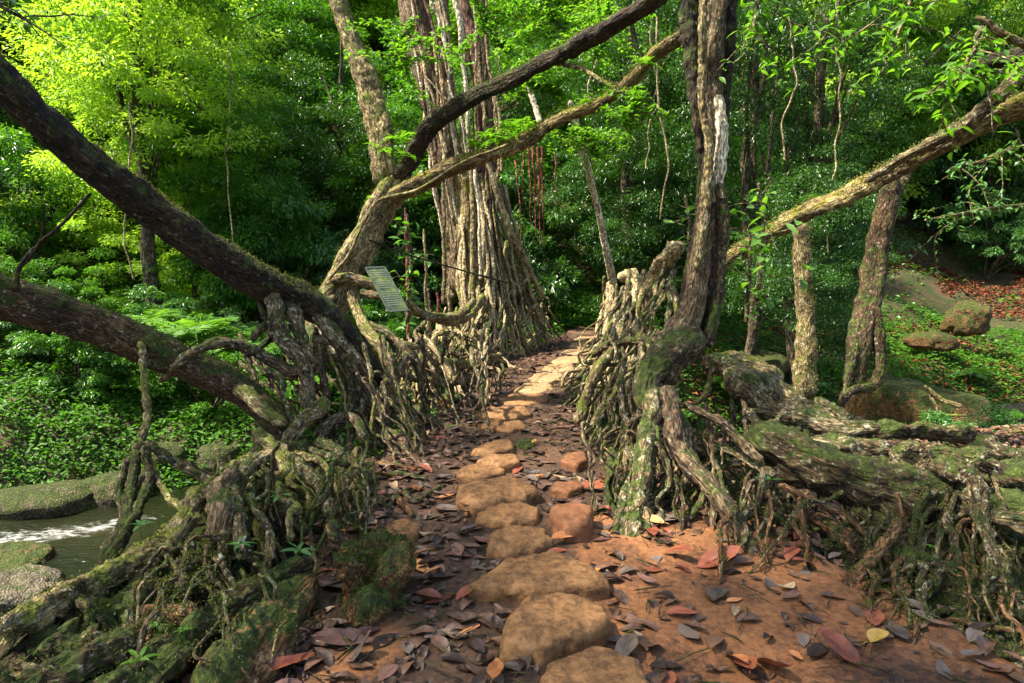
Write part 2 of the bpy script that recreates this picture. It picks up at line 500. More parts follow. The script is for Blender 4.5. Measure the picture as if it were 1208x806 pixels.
def watermat():
    m, n, l = mat_new('stream_water')
    out = n.new('ShaderNodeOutputMaterial'); b = n.new('ShaderNodeBsdfPrincipled'); l.new(b.outputs[0], out.inputs[0])
    co = n.new('ShaderNodeTexCoord').outputs['Object']
    a = noise_n(n, l, co, .7, 4, .6)
    r = ramp(n, [(.35, (.006, .009, .003)), (.6, (.014, .016, .005)), (.8, (.04, .03, .01))]); l.new(a.outputs[0], r.inputs[0])
    mp = n.new('ShaderNodeMapping'); mp.inputs['Rotation'].default_value = (0, 0, R(-18)); mp.inputs['Scale'].default_value = (1.2, 3.6, 1)
    l.new(co, mp.inputs[0])
    fo = noise_n(n, l, mp.outputs[0], 4.5, 7, .75, .6)
    at = n.new('ShaderNodeAttribute'); at.attribute_name = 'tint'        # where the rapids run
    k = math_n(n, l, 'MULTIPLY_ADD', at.outputs['Fac'], .33); l.new(fo.outputs[0], k.node.inputs[2])
    fr = ramp(n, [(.76, (0, 0, 0)), (.98, (1, 1, 1))]); l.new(k, fr.inputs[0])
    l.new(mixc(n, l, fr.outputs[0], r.outputs[0], (.5, .52, .5)), b.inputs['Base Color'])
    l.new(math_n(n, l, 'MULTIPLY_ADD', fr.outputs[0], .6), b.inputs['Roughness']); b.inputs['Roughness'].links[0].from_node.inputs[2].default_value = .06
    b.inputs['IOR'].default_value = 1.33
    rp = noise_n(n, l, mp.outputs[0], 5, 5, .6, .4)
    bp = n.new('ShaderNodeBump'); bp.inputs['Strength'].default_value = .6; bp.inputs['Distance'].default_value = .06
    l.new(rp.outputs[0], bp.inputs['Height']); l.new(bp.outputs[0], b.inputs['Normal'])
    return m
M['water'] = watermat()

# ================================================================ SETTING
WATER_Z = -2.0
def yc(x): return 7.5 + 0.33 * (x + 5)
def ground_h(x, y):
    x = np.asarray(x, float); y = np.asarray(y, float)
    d = (y - yc(x)) * 0.95 + 0.35 * n2(x, y, .5, 2, 3)
    hw = 2.0
    near_top = -0.06 - 1.7 * smooth((-1.0 - x) / 1.2) - .35 * smooth((x - 1.2) / 1.5) * smooth((y - 2.2) / 1.0)
    near = -2.35 + (near_top + 2.35) * smooth((-d - hw + .2) / 1.7)
    side = smooth((np.abs(x - 1.5) - 1.5) / 3.0)
    far = -2.35 + (2.3 - 1.15 * side) * smooth((d - hw + .2) / 1.9)
    far = far + .30 * np.maximum(0, d - 4.2) * (0.35 + .65 * side) + .50 * np.maximum(0, d - 11)
    far = far + 0.25 * np.maximum(0, -x - 6) * smooth((d - 2) / 3)
    h = np.where(d < 0, near, far)
    rough = n2(x, y, 1.3, 4, 11) * (.10 + .28 * smooth((d - 2) / 2)) + n2(x, y, .35, 2, 31) * .8 * smooth((d - 4) / 4)
    quiet = smooth((d + 3.4) / 1.0)
    return h + rough * np.clip(quiet, .08, 1)

def grid_mesh(X, Y, Z):
    n, m = X.shape
    v = np.stack([X, Y, Z], -1).reshape(-1, 3)
    i, j = np.meshgrid(np.arange(n - 1), np.arange(m - 1), indexing='ij')
    a = (i * m + j).ravel()
    return v, np.stack([a, a + m, a + m + 1, a + 1], -1)
def stretch(n, near, far, c=0.0):
    t = np.linspace(-1, 1, n)
    return c + near * t + (far - near) * np.sign(t) * np.abs(t) ** 4
gx = stretch(300, 14, 110); gy = stretch(300, 14, 110, 10)
X, Y = np.meshgrid(gx, gy, indexing='ij')
m = MB(); m.add(*grid_mesh(X, Y, ground_h(X, Y)))
tag(m.build('ground', M['soil']), kind='structure')

# water
X, Y = np.meshgrid(np.linspace(-30, 30, 240), np.linspace(-3, 3, 40), indexing='ij')
Yw = yc(X) + Y
foam = np.exp(-((Y - 1.15 - .2 * np.sin(X * 1.3)) / .42) ** 2) * smooth((-4.2 - X) / 1.0)
foam = foam + .35 * np.exp(-((Y + .9) / .5) ** 2) * smooth((-4.2 - X) / 1.5)
m = MB(); v, q = grid_mesh(X, Yw, WATER_Z + .02 * n2(X, Yw, 2, 2, 5) + .05 * foam * n2(X, Yw, 5, 2, 8)); m.add(v, q, tint=foam.ravel())
tag(m.build('stream', M['water']), kind='structure')

# bridge deck of packed clay
def deck_c(y): return np.interp(y, [-3, 2, 3, 3.6, 4.2, 5.2, 7, 9.3, 12.7, 15], [.5, .5, .35, .22, .0, -.2, .07, .38, 1.45, 2.2])
def deck_w(y): return np.interp(y, [-3, 2, 3, 3.6, 4.2, 5.2, 7, 9.3, 12.7, 15], [1.45, 1.45, 1.3, 1.2, 1.0, .8, .62, .5, .5, .6])
def deck_z(x, y):
    x = np.asarray(x, float); y = np.asarray(y, float)
    return .012 + .045 * n2(x, y, 2.2, 3, 41) + .018 * n2(x, y, 9, 2, 43)
ys = np.linspace(-2.5, 14, 420); us = np.linspace(-1.35, 1.35, 90)
U, Y = np.meshgrid(us, ys, indexing='ij')
X = deck_c(Y) + U * deck_w(Y)
fall = smooth((np.abs(U) - .95) / .4)
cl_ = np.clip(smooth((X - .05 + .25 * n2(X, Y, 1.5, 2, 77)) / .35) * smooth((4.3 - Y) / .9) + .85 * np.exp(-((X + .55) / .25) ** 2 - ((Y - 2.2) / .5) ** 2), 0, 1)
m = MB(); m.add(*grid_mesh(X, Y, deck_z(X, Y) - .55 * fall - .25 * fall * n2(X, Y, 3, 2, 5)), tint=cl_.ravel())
Zb = np.full_like(X, -.55) + .12 * n2(X, Y, 2, 2, 6)
v, q = grid_mesh(X, Y, Zb); m.add(v, q[:, ::-1])
tag(m.build('path', M['clay']), kind='structure')

# ================================================================ STONES
def rock_mesh(center, rx, ry, rz, seed, flat=0.7, nu=40, nv=22, amp=.2, rot=0, outline=None):
    """lumpy boulder or slab; outline = list of (x, y) around the centre"""
    th = np.arange(nu) / nu * 2 * math.pi
    ph = np.linspace(-.5, .5, nv) * math.pi
    T, Ph = np.meshgrid(th, ph, indexing='ij')
    c = np.cos(Ph); s = np.sin(Ph)
    c = np.sign(c) * np.abs(c) ** flat; s = np.sign(s) * np.abs(s) ** (flat * .9 + .1)
    if outline is not None:
        o = np.array(outline, float)
        a = np.arctan2(o[:, 1], o[:, 0]); o = o[np.argsort(a)]
        rad = np.full(nu, 1e9)
        for q in range(len(o)):                       # where each direction meets the outline's edges
            A, B_ = o[q], o[(q + 1) % len(o)]; E = B_ - A
            dx, dy = np.cos(th), np.sin(th)
            den = dx * E[1] - dy * E[0]; den = np.where(np.abs(den) < 1e-9, 1e-9, den)
            tt = (A[0] * E[1] - A[1] * E[0]) / den; ss = (A[0] * dy - A[1] * dx) / den
            rad = np.where((tt > 0) & (ss >= -1e-6) & (ss <= 1 + 1e-6), np.minimum(rad, tt), rad)
        rad = np.where(rad > 1e8, np.hypot(*o.T).mean(), rad)
        for _ in range(2): rad = (rad * 2 + np.roll(rad, 1) + np.roll(rad, -1)) / 4
        rad = rad * (1 + .05 * vnoise(np.stack([np.cos(th), np.sin(th), th * 0 + seed], -1), 4))
        scale = rad.mean()
        x = np.cos(T) * rad[:, None] * c; y = np.sin(T) * rad[:, None] * c
        scale = rad.mean()
    else:
        x = np.cos(T) * rx * c; y = np.sin(T) * ry * c; scale = (rx + ry) / 2
    z = s * rz
    x, y = x * math.cos(rot) - y * math.sin(rot), x * math.sin(rot) + y * math.cos(rot)
    p = np.stack([x, y, z], -1)
    d = 1 + amp * 1.6 * fbm(p + seed * 3.1, 1.1 / scale, 3, seed) + amp * .35 * fbm(p + seed, 5 / scale, 3, seed + 5)
    p[..., 0] *= d; p[..., 1] *= d; p[..., 2] *= 1 + (d - 1) * 1.2
    p = p + (fbm(p + seed, 16, 3, 8) * min(.02, scale * .1))[..., None]
    p = p + np.array(center)
    n_, m_ = p.shape[:2]
    i, j = np.meshgrid(np.arange(n_), np.arange(m_ - 1), indexing='ij')
    a = (i * m_ + j).ravel(); b = (((i + 1) % n_) * m_ + j).ravel()
    return p.reshape(-1, 3), np.stack([a, b, b + 1, a + 1], -1)

stones = [  # outline in pixels, top level, material, label
 ([(632,830),(640,786),(700,757),(768,783),(774,830),(700,850)], .10, 'stone', 'nearest stepping stone of the path, flat tan slab with a pointed far end'),
 ([(583,778),(590,735),(620,705),(665,698),(716,713),(724,745),(700,762),(640,785)], .13, 'stone', 'second stepping stone from the front, rounded brown boulder'),
 ([(540,700),(582,662),(653,644),(700,668),(730,695),(700,704),(622,708)], .10, 'stone', 'broad flat wedge shaped slab, third stepping stone from the front'),
 ([(570,652),(575,627),(602,617),(645,624),(658,640),(640,652),(600,662)], .10, 'stone', 'fourth stepping stone from the front, small tan block behind the wedge slab'),
 ([(556,617),(572,597),(612,592),(640,600),(640,616),(600,624)], .09, 'stone', 'fifth stepping stone from the front, oval brown stone'),
 ([(532,597),(537,574),(602,559),(648,579),(622,594),(552,609)], .12, 'stone', 'sixth stepping stone from the front, wide five sided slab'),
 ([(534,564),(542,550),(582,545),(600,558),(570,568)], .09, 'stone', 'seventh stepping stone from the front, low rounded tan stone'),
 ([(558,547),(572,536),(607,536),(616,549),(590,555)], .09, 'stone', 'eighth stepping stone from the front, narrow brown stone'),
 ([(550,536),(572,521),(602,517),(610,531),(580,538)], .09, 'stone', 'ninth stepping stone from the front, oval stone beside a large root'),
 ([(560,504),(582,495),(617,495),(626,504),(600,511)], .06, 'stone', 'tenth stepping stone from the front, thin flat slab'),
 ([(553,492),(572,478),(622,479),(632,488),(600,496)], .07, 'stone', 'eleventh stepping stone from the front, wide flat tan slab'),
 ([(585,478),(600,464),(645,463),(650,472),(622,480)], .06, 'stone', 'twelfth stepping stone, flat slab where the path starts to bend'),
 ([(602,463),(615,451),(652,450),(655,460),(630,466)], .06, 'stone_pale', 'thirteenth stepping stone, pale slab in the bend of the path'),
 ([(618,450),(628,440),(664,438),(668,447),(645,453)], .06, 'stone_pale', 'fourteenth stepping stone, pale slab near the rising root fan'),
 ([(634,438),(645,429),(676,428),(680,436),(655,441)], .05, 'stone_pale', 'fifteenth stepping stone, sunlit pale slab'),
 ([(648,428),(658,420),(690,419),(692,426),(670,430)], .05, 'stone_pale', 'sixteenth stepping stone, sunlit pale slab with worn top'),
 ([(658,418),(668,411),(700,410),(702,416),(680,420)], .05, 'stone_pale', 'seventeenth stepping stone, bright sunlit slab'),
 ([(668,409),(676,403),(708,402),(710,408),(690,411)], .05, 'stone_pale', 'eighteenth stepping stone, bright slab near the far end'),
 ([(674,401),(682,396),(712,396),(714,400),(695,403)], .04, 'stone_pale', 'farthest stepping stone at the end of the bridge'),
 ([(646,600),(665,594),(700,600),(702,622),(680,634),(650,626)], .13, 'stone_red', 'orange red stone with a mossy front beside the path, next to the big roots'),
 ([(646,580),(655,567),(682,566),(692,576),(670,584)], .07, 'stone_red', 'small reddish stone at the side of the path behind the orange one'),
 ([(660,545),(668,533),(690,532),(696,545),(680,552)], .08, 'stone_red', 'brownish stone with mossy rim below the root railing'),
 ([(448,630),(455,616),(480,612),(500,620),(492,636),(465,641)], .08, 'stone', 'half buried brown stone left of the path among leaves'),
 ([(475,484),(484,475),(503,474),(510,484),(495,491)], .08, 'moss_rock', 'small mossy green stone under the arched left roots'),
 ([(515,470),(520,461),(540,459),(548,467),(535,473)], .07, 'moss_rock', 'small rounded mossy stone beside the root fan'),
 ([(604,527),(610,516),(628,515),(634,525),(620,531)], .05, 'moss_rock', 'greenish small stone touching the ninth stepping stone'),
]
stone_xy = []
for k, (ol, zt, mt, lb) in enumerate(stones):
    pts = np.array([G(a, b, zt * .6)[:2] for a, b in ol])
    if k in (10, 11, 12): pts = pts
    c = pts.mean(0)
    rr = np.hypot(*(pts - c).T).mean()
    pts = c + (pts - c) * ([.94, .78] if k < 8 else [.92, .80])
    zt = zt * .92
    c = c + [0, rr * .06]
    pts = pts + [0, rr * .06]
    stone_xy.append((c[0], c[1], rr, k))
    m = MB()
    big = k < 6
    m.add(*rock_mesh((c[0], c[1], zt * .1 - .02), 0, 0, zt * 1.05, k + 3, flat=.30, nu=110 if big else 50, nv=50 if big else 24, amp=.07, outline=pts - c))
    tag(m.build('stepping_stone' if k < 19 else 'stone', M[mt], origin=(c[0], c[1], 0)), lb, 'stepping stone' if k < 19 else 'stone', 'stepping stones of the path' if k < 19 else 'stones beside the path')
# mossy block at the lower left
for px, py, Yd, rx, ry, rz, mt, lb in [
    (440, 703, 2.80, .15, .16, .17, 'moss_rock', 'mossy block with a clay coloured foot at the edge of the path'),
]:
    c = P(px, py, Yd); m = MB(); m.add(*rock_mesh((c[0], c[1], .06), rx, ry, rz, 77, flat=.6, amp=.6, nu=110, nv=60))
    b_ = m.build('mossy_block', M[mt], origin=(c[0], c[1], 0)); tag(b_, lb, 'stone', 'stones beside the path')
# boulders along the stream
bould = [(45,592,9.2,.8,.5,.25,'long low grey brown boulder on the far bank of the rapids'),(135,580,9.6,.45,.5,.34,'rounded mossy boulder at the right end of the long low one'),
 (5,668,7.4,.55,.5,.2,'bright green mossy rock in the stream at the edge of the picture'),(15,700,6.7,.42,.4,.22,'wet grey rock in the stream below the mossy green one'),
 (60,545,10.6,.7,.6,.5,'dark mossy boulder on the bank above the rapids'),(255,535,10.8,.5,.45,.32,'blocky mossy boulder behind the left root mound'),(190,535,10.6,.45,.5,.4,'small leafy boulder on the far bank'),
 (215,505,11.6,.6,.5,.4,'upper mossy boulder on the far bank'),
 (1075,475,11.6,1.5,.9,.5,'wide mossy ledge rock above the dark undercut on the far bank'),(1165,497,13.0,.35,.35,.35,'brown rock beside the muddy pool'),(1195,490,13.2,.3,.3,.3,'pale brown rock at the edge of the pool'),
 (1145,505,12.6,.22,.2,.18,'small reddish rock at the foot of the ledge'),(1180,512,12.4,.14,.12,.1,'tiny rock lying at the waterline of the pool'),
 (1140,372,17.5,.55,.5,.4,'dark square boulder on the slope behind'),
 (900,425,13.5,.6,.4,.2,'low mossy rock behind the right tree'),(1100,400,16.5,.6,.4,.2,'leaf covered rock step on the slope'),
 (760,395,14.5,.9,.6,.45,'mossy bank stone behind the end of the path')]
for k, (px, py, Yd, rx, ry, rz, lb) in enumerate(bould):
    c = P(px, py, Yd)
    m = MB(); m.add(*rock_mesh((c[0], c[1], c[2] - rz * .3), rx, ry, rz, k * 7 + 1, flat=.6, amp=.28, nu=60, nv=34, rot=k))
    tag(m.build('boulder', M['rock_wet' if k in (3, 10, 11, 12) else ('moss_rock' if k in (2, 8) or k > 12 else 'rock')], origin=c), lb, 'boulder', 'boulders along the stream and slopes')

# ================================================================ LEFT ROOT MOUND
def mound_z(x, y):
    x = np.asarray(x, float); y = np.asarray(y, float)
    rid = np.interp(y, [.4, 2, 3, 4.4, 5.4, 6.4], [.22, .27, .22, .2, -.1, -.9])
    xr = -1.5 + .08 * np.sin(y * 2.2)
    u = x - xr
    right = rid - (rid + .22) * smooth(u / .62) - .22 * np.exp(-((u - .38) / .16) ** 2)
    left = rid - 2.6 * smooth(-u / np.interp(y, [2.0, 3.2], [1.3, .6])) ** .8
    z = np.where(u > 0, right, left)
    z = z + .16 * n2(x, y, 2.2, 3, 51) + .09 * n2(x, y, 7, 3, 52)
    z = z - .3 * smooth((u - .75) / .3)
    return z
xs = np.linspace(-3.6, -.55, 330); ys = np.linspace(.3, 6.4, 560)
X, Y = np.meshgrid(xs, ys, indexing='ij')
Z = mound_z(X, Y)
MOUND = thing('root_mound', (-1.5, 2.6, 0), 'knotted moss covered mound of living roots falling from the path edge to the stream', 'root mound')
m = MB(); v, q = grid_mesh(X, Y, Z)
jit = np.stack([fbm(v, 5, 3, 61), fbm(v, 5, 3, 62), fbm(v, 5, 3, 63)], -1) * .12 + (fbm(v, 22, 3, 66) * .05)[:, None]
m.add(v + jit, q)
m.build('root_bank', M['bank_soil'], MOUND)

def drape(hf, x, y, ang, length, r0, r1, turn=.2, sink=.25, lift=0):
    pts, a = [], ang
    n = max(4, int(length / .09))
    for k in range(n):
        r_ = r0 + (r1 - r0) * k / n
        pts.append((x, y, float(hf(np.array(x), np.array(y))) + r_ * (1 - sink) + lift))
        a += rng.normal(0, turn)
        x += math.cos(a) * .09; y += math.sin(a) * .09
    pts = np.array(pts); pts[0, 2] -= 2.2 * r0; pts[-1, 2] -= 2.2 * r1 + .01
    return pts, np.linspace(r0, r1, n)
nroot = 0
# ridge strands running along the handrail
for k in range(16):
    x0 = -1.5 + rng.normal(0, .13); y0 = rng.uniform(1.3, 3.6)
    p, r = drape(mound_z, x0, y0, R(90) + rng.normal(0, .2), rng.uniform(.8, 1.8), rng.uniform(.018, .042), rng.uniform(.015, .03), turn=.3)
    wroot(MOUND, p, r, M['bark_root' if k % 3 else 'bark_pale'], wob=.06, knob=.32, seg=12)
# strands falling toward the path
for k in range(46):
    y0 = rng.uniform(1.7, 4.9); x0 = -1.5 + rng.uniform(-.1, .25)
    p, r = drape(mound_z, x0, y0, rng.normal(-.25, .45), rng.uniform(.35, .95), rng.uniform(.014, .032), rng.uniform(.008, .018), turn=.17, sink=-.3, lift=.01)
    wroot(MOUND, p, r, M[['bark_root', 'bark_moss', 'bark_pale', 'bark_root'][k % 4]], wob=.06, knob=.25, seg=9)
# strands falling toward the stream
for k in range(26):
    y0 = rng.uniform(1.5, 5.0); x0 = -1.55 - rng.uniform(0, .25)
    p, r = drape(mound_z, x0, y0, math.pi + rng.normal(0, .5), rng.uniform(.3, .7), rng.uniform(.015, .035), .012, turn=.17, sink=-.2)
    wroot(MOUND, p, r, M['bark_root' if k % 2 else 'bark_moss'], wob=.07, knob=.28, seg=9)
# fat mossy buttress at the bottom, clay at its foot
for lst, mt in [([(225,900,1.95,44),(262,825,2.15,44),(305,765,2.4,44),(338,712,2.65,32),(372,678,2.85,20)], 'moss_rock'),
                ([(130,850,1.95,26),(190,790,2.15,24),(240,745,2.4,26),(280,705,2.6,22),(335,675,2.8,15),(370,662,2.95,10)], 'bark_moss'),
                ([(-20,830,1.85,22),(60,800,1.95,26),(120,772,2.1,22),(165,745,2.3,16)], 'bark_moss'),
                ([(60,850,1.85,20),(130,810,2.0,20),(180,775,2.2,18),(200,740,2.4,12)], 'bark_moss'),
                ([(250,850,2.05,30),(300,800,2.25,26),(350,755,2.5,20),(388,722,2.75,12)], 'bark_clay'),
                ([(150,765,2.3,16),(175,735,2.4,16),(215,722,2.45,14),(232,738,2.42,12)], 'bark_clay'),
                ([(0,745,2.0,17),(60,708,2.2,19),(110,690,2.4,17),(150,668,2.6,16),(200,640,2.9,13)], 'bark_pale'),
                ([(108,712,2.45,12),(118,684,2.55,13),(150,665,2.7,12),(182,640,2.85,11),(212,612,3.1,10),(245,588,3.5,9)], 'bark_pale'),
                ([(200,650,2.8,12),(215,612,2.95,13),(232,585,3.15,12),(262,565,3.4,11),(290,548,3.8,10),(318,524,4.2,9)], 'bark_pale'),
                ([(255,645,2.8,17),(262,605,2.9,19),(258,580,3.1,14),(285,560,3.3,12)], 'bark_brown'),
                ([(290,660,2.7,10),(282,612,2.9,9),(278,575,3.2,8),(300,545,3.7,9),(330,530,4.0,8)], 'bark_root'),
                ([(320,660,2.75,6),(315,625,2.9,7),(300,600,3.1,6),(295,575,3.3,5)], 'bark_root'),
                ([(343,640,2.9,5),(342,610,3.0,6),(352,598,3.15,7),(330,588,3.2,6),(330,570,3.3,7)], 'bark_pale'),
                ([(395,640,3.1,9),(388,600,3.3,8),(375,570,3.5,8),(350,550,3.8,7),(335,535,4.0,6)], 'bark_root'),
                ([(412,610,3.6,5),(395,570,3.8,5),(375,545,4.0,5),(345,535,4.2,5)], 'bark_pale'),
                ([(420,600,3.8,4),(410,565,4.0,5),(392,540,4.2,5),(365,530,4.3,5)], 'bark_root'),
                ([(305,518,4.2,14),(318,530,4.0,16),(335,545,3.9,12),(345,570,3.7,9)], 'bark_pale'),
                ([(430,575,4.1,6),(418,552,4.3,7),(400,532,4.5,7),(372,520,4.6,7)], 'bark_root'),
                ]:
    root(MOUND, lst, M[mt], wob=.03, knob=.42)

def tangle(parent, n, start, end, r0, r1, mats, arch=.06, wob=.05, ground=None, lean=0.0):
    """thin roots from a start region to an end region, both (px0, px1, py0, py1, Y0, Y1)"""
    for k in range(n):
        u = rng.random()
        a = P(start[0] + (start[1] - start[0]) * u, rng.uniform(start[2], start[3]), rng.uniform(start[4], start[5]))
        u2 = min(1, max(0, u + rng.normal(lean, .2)))
        b = P(end[0] + (end[1] - end[0]) * u2, rng.uniform(end[2], end[3]), rng.uniform(end[4], end[5]))
        if ground is not None: b = G(end[0] + (end[1] - end[0]) * u2, rng.uniform(end[2], end[3]), ground)
        t = np.linspace(0, 1, 6)[:, None]
        p = a + (b - a) * t; p[:, 2] += np.sin(t[:, 0] * math.pi) * arch * rng.uniform(-.6, 1.6)
        p += rng.normal(0, .025, p.shape)
        wroot(parent, p, np.linspace(r0, r1, 6) * rng.uniform(.5, 1.5), M[mats[k % len(mats)]], seg=9, wob=wob, knob=.2)
tangle(MOUND, 34, (260, 440, 525, 570, 3.4, 4.6), (250, 430, 590, 680, 2.8, 3.5), .013, .005, ['bark_root', 'bark_pale', 'bark_moss'])
tangle(MOUND, 22, (160, 330, 625, 680, 2.5, 3.1), (60, 330, 720, 820, 2.0, 2.5), .012, .005, ['bark_root', 'bark_moss', 'bark_brown'])
# the free standing crooked root at the left
for lst, mt in [([(165,402,4.6,5),(170,440,4.5,5),(171,480,4.4,6),(168,518,4.3,5),(160,530,4.2,5)], 'bark_pale'),
                ([(168,520,4.3,5),(190,535,4.3,6),(215,553,4.3,7),(240,568,4.3,7),(262,572,4.2,6)], 'bark_root'),
                ([(172,525,4.3,3),(180,555,4.2,4),(195,580,4.0,5),(215,602,3.7,5)], 'bark_pale'),
                ([(217,545,4.5,6),(235,556,4.5,5),(258,562,4.5,5)], 'bark_brown'),
                ([(160,530,4.2,7),(155,560,4.1,8),(150,600,3.9,9),(140,640,3.7,10),(110,690,3.5,10)], 'bark_moss'),
                ([(172,525,4.2,5),(178,560,4.1,6),(165,600,3.9,7),(140,640,3.7,7)], 'bark_moss'),
                ([(150,540,4.2,5),(140,580,4.1,6),(148,610,3.9,7),(120,660,3.7,8)], 'bark_root')]:
    root(MOUND, lst, M[mt], wob=.04, knob=.3)

# ---------------------------------------------------------------- moss tufts grown on surfaces
def moss_on(objs, parent, count, size, mat, name='moss', minz=-.15, seed=0, patch=.5, pf=3.0):
    vs, ns = [], []
    for o in objs:
        me = o.data
        a = np.zeros(len(me.vertices) * 3, np.float32); me.vertices.foreach_get('co', a)
        b = np.zeros(len(me.vertices) * 3, np.float32); me.vertex_normals.foreach_get('vector', b)
        vs.append(a.reshape(-1, 3) + np.array(parent.location, np.float32)); ns.append(b.reshape(-1, 3))
    v = np.concatenate(vs); n = np.concatenate(ns)
    ok = (n[:, 2] > minz) & (fbm(v, pf, 3, 70 + seed) + .25 * n[:, 2] > .25 - patch * .5)
    v, n = v[ok], n[ok]
    if not len(v): return
    k = rng.integers(0, len(v), count)
    p = v[k] + rng.normal(0, size * .9, (count, 3)); nn = n[k]
    d = nn + rng.normal(0, .7, (count, 3))
    m = MB()
    leaves(m, p - nn * size * .3, d, nn + rng.normal(0, 1, (count, 3)), rng.uniform(.5, 1.4, count) * size, rng.uniform(.3, .6, count) * size, .15)
    return m.build(name, mat, parent)
bank = [o for o in bpy.data.objects if o.parent is MOUND]
def nearv(objs, ymax):
    return objs
moss_on([o for o in bank if o.name.startswith('root_bank')], MOUND, 60000, .013, LEAF['moss'], patch=.55, pf=6)
moss_on([o for o in bank if not o.name.startswith('root_bank')], MOUND, 42000, .011, LEAF['moss'], patch=.35, seed=3, minz=.0, pf=7)
moss_on([o for o in bank if not o.name.startswith('root_bank')], MOUND, 16000, .011, LEAF['mossy'], 'lichen_tufts', patch=.2, seed=9, minz=.3)
b = bpy.data.objects.get('mossy_block')
mb_ = moss_on([b], b, 3500, .011, LEAF['moss'], patch=.6, pf=8, minz=.2)

# ================================================================ LEFT TREES
T1 = thing('leaning_tree', P(448, 505, 5.5), 'dark mossy trunk leaning across the upper left corner with roots fanning at its foot', 'tree')
root(T1, [(-420,-260,3.3,20.6),(-220,-100,3.6,25.8),(-70,30,3.9,27.5),(0,95,4.1,25.8),(60,150,4.3,24.9),(100,185,4.45,24.9),(200,262,4.8,24.1),(260,303,5.0,23.2),(310,335,5.2,23.2),(359,356,5.4,20.6),(400,388,5.5,17.2),(430,420,5.6,14.6),(448,455,5.6,12.0)], M['bark_dark'], 'trunk', knob=.16, lobes=.06, wob=.03)
for lst, mt in [
 ([(303,338,5.42,8),(323,354,5.15,11),(332,390,5.1,11),(353,420,5.0,10),(362,447,5.0,10),(365,490,4.9,8)], 'bark_root'),
 ([(322,345,5.45,7),(344,369,5.2,10),(359,408,5.15,9),(368,430,5.1,8)], 'bark_root'),
 ([(305,340,5.4,5),(314,365,5.2,7),(319,396,5.2,6),(305,411,5.1,5),(290,420,5,5)], 'bark_dark'),
 ([(370,365,5.4,12),(395,400,5.4,13),(420,430,5.4,13),(440,470,5.4,12),(450,500,5.3,12)], 'bark_root'),
 ([(267,447,4.9,9),(285,462,4.8,10),(302,479,4.7,10),(317,491,4.65,10),(338,502,4.6,8)], 'bark_pale'),
 ([(300,415,5.0,7),(329,429,5.0,8),(344,438,5.0,9),(356,429,5.05,7)], 'bark_brown'),
 ([(312,435,4.9,3),(330,445,4.85,4),(335,470,4.8,3),(345,500,4.7,2)], 'bark_root'),
 ([(368,402,5.3,7),(390,405,5.4,7),(410,410,5.5,7)], 'bark_brown'),
 ([(372,420,5.3,6),(395,424,5.4,7),(412,430,5.5,6)], 'bark_brown'),
 ([(371,518,4.9,8),(389,499,5.0,9),(410,489,5.1,9),(425,500,5.0,8),(432,522,4.9,7)], 'bark_root'),
 ([(335,525,4.6,11),(359,497,4.8,10),(374,487,4.95,9),(385,470,5.1,8)], 'bark_pale'),
 ([(405,415,5.5,7),(410,445,5.4,6),(412,470,5.3,6),(400,500,5.2,6)], 'bark_root'),
 ([(415,425,5.5,6),(425,460,5.4,6),(415,490,5.3,6),(440,515,5.2,6)], 'bark_root'),
 ([(380,395,5.4,6),(378,430,5.3,6),(385,470,5.2,6),(372,500,5.0,6)], 'bark_brown'),
 ([(330,430,5.0,6),(300,414,5.0,8),(262,404,4.85,8),(232,412,4.75,7),(205,432,4.7,6),(190,450,4.85,4)], 'bark_root'),
 ([(296,400,5.0,6),(310,385,5.1,6),(330,380,5.2,5)], 'bark_root')]:
    root(T1, lst, M[mt], wob=.04, knob=.2)
T2 = thing('fallen_log', P(250, 440, 4.9), 'thick reddish brown mossy trunk lying low over the stream, below the leaning one', 'log')
root(T2, [(-420,290,3.9,22.9),(-240,305,4.0,28.2),(-80,325,4.2,29.9),(0,350,4.4,28.2),(70,368,4.5,26.4),(150,397,4.7,26.4),(210,425,4.8,24.6),(265,448,4.9,22.9),(310,480,4.9,21.1),(338,515,4.8,15.8),(350,545,4.6,8.8)], M['bark_red'], 'trunk', knob=.16, lobes=.06, wob=.03)
root(T2, [(18,345,4.35,5),(22,320,4.35,3.5),(40,295,4.35,3),(75,262,4.35,2.5),(108,228,4.4,2)], M['bark_dark'], 'branch', wob=.02)
root(T2, [(30,312,4.35,2),(48,280,4.3,1.6),(53,240,4.3,1.2)], M['bark_dark'], 'branch', wob=.02)
moss_on([o for o in bpy.data.objects if o.parent is T2 and o.name.startswith('trunk')], T2, 7000, .016, LEAF['moss'], patch=.6, minz=.2, seed=4)
moss_on([o for o in bpy.data.objects if o.parent is T1 and o.name.startswith('trunk')], T1, 9000, .012, LEAF['mossy'], patch=.4, minz=.45, seed=5)

T3 = thing('forked_tree', P(400, 380, 6.4), 'pale mossy forked tree whose long branches reach right over the path', 'tree')
root(T3, [(372,420,6.3,22),(385,372,6.4,26),(402,335,6.5,22),(420,298,6.5,21),(440,258,6.55,20),(463,218,6.6,19),(470,196,6.6,16)], M['bark_pale'], 'trunk', knob=.16, wob=.03)
root(T3, [(462,225,6.6,17),(454,190,6.6,16),(446,150,6.7,17),(434,100,6.8,16),(416,50,6.9,13),(402,10,7.0,12),(388,-40,7,12),(380,-160,7.1,9),(392,-260,7.1,5)], M['bark_pale'], 'branch', knob=.2, wob=.03)
root(T3, [(468,215,6.6,13),(490,180,6.5,11),(510,150,6.4,11),(545,125,6.3,10),(600,93,6.1,11),(650,67,5.9,11),(700,42,5.7,13),(750,14,5.5,14),(790,-15,5.4,14)], M['bark_dark'], 'branch', knob=.2, wob=.05, label='dark upper branch crossing to the right tree')
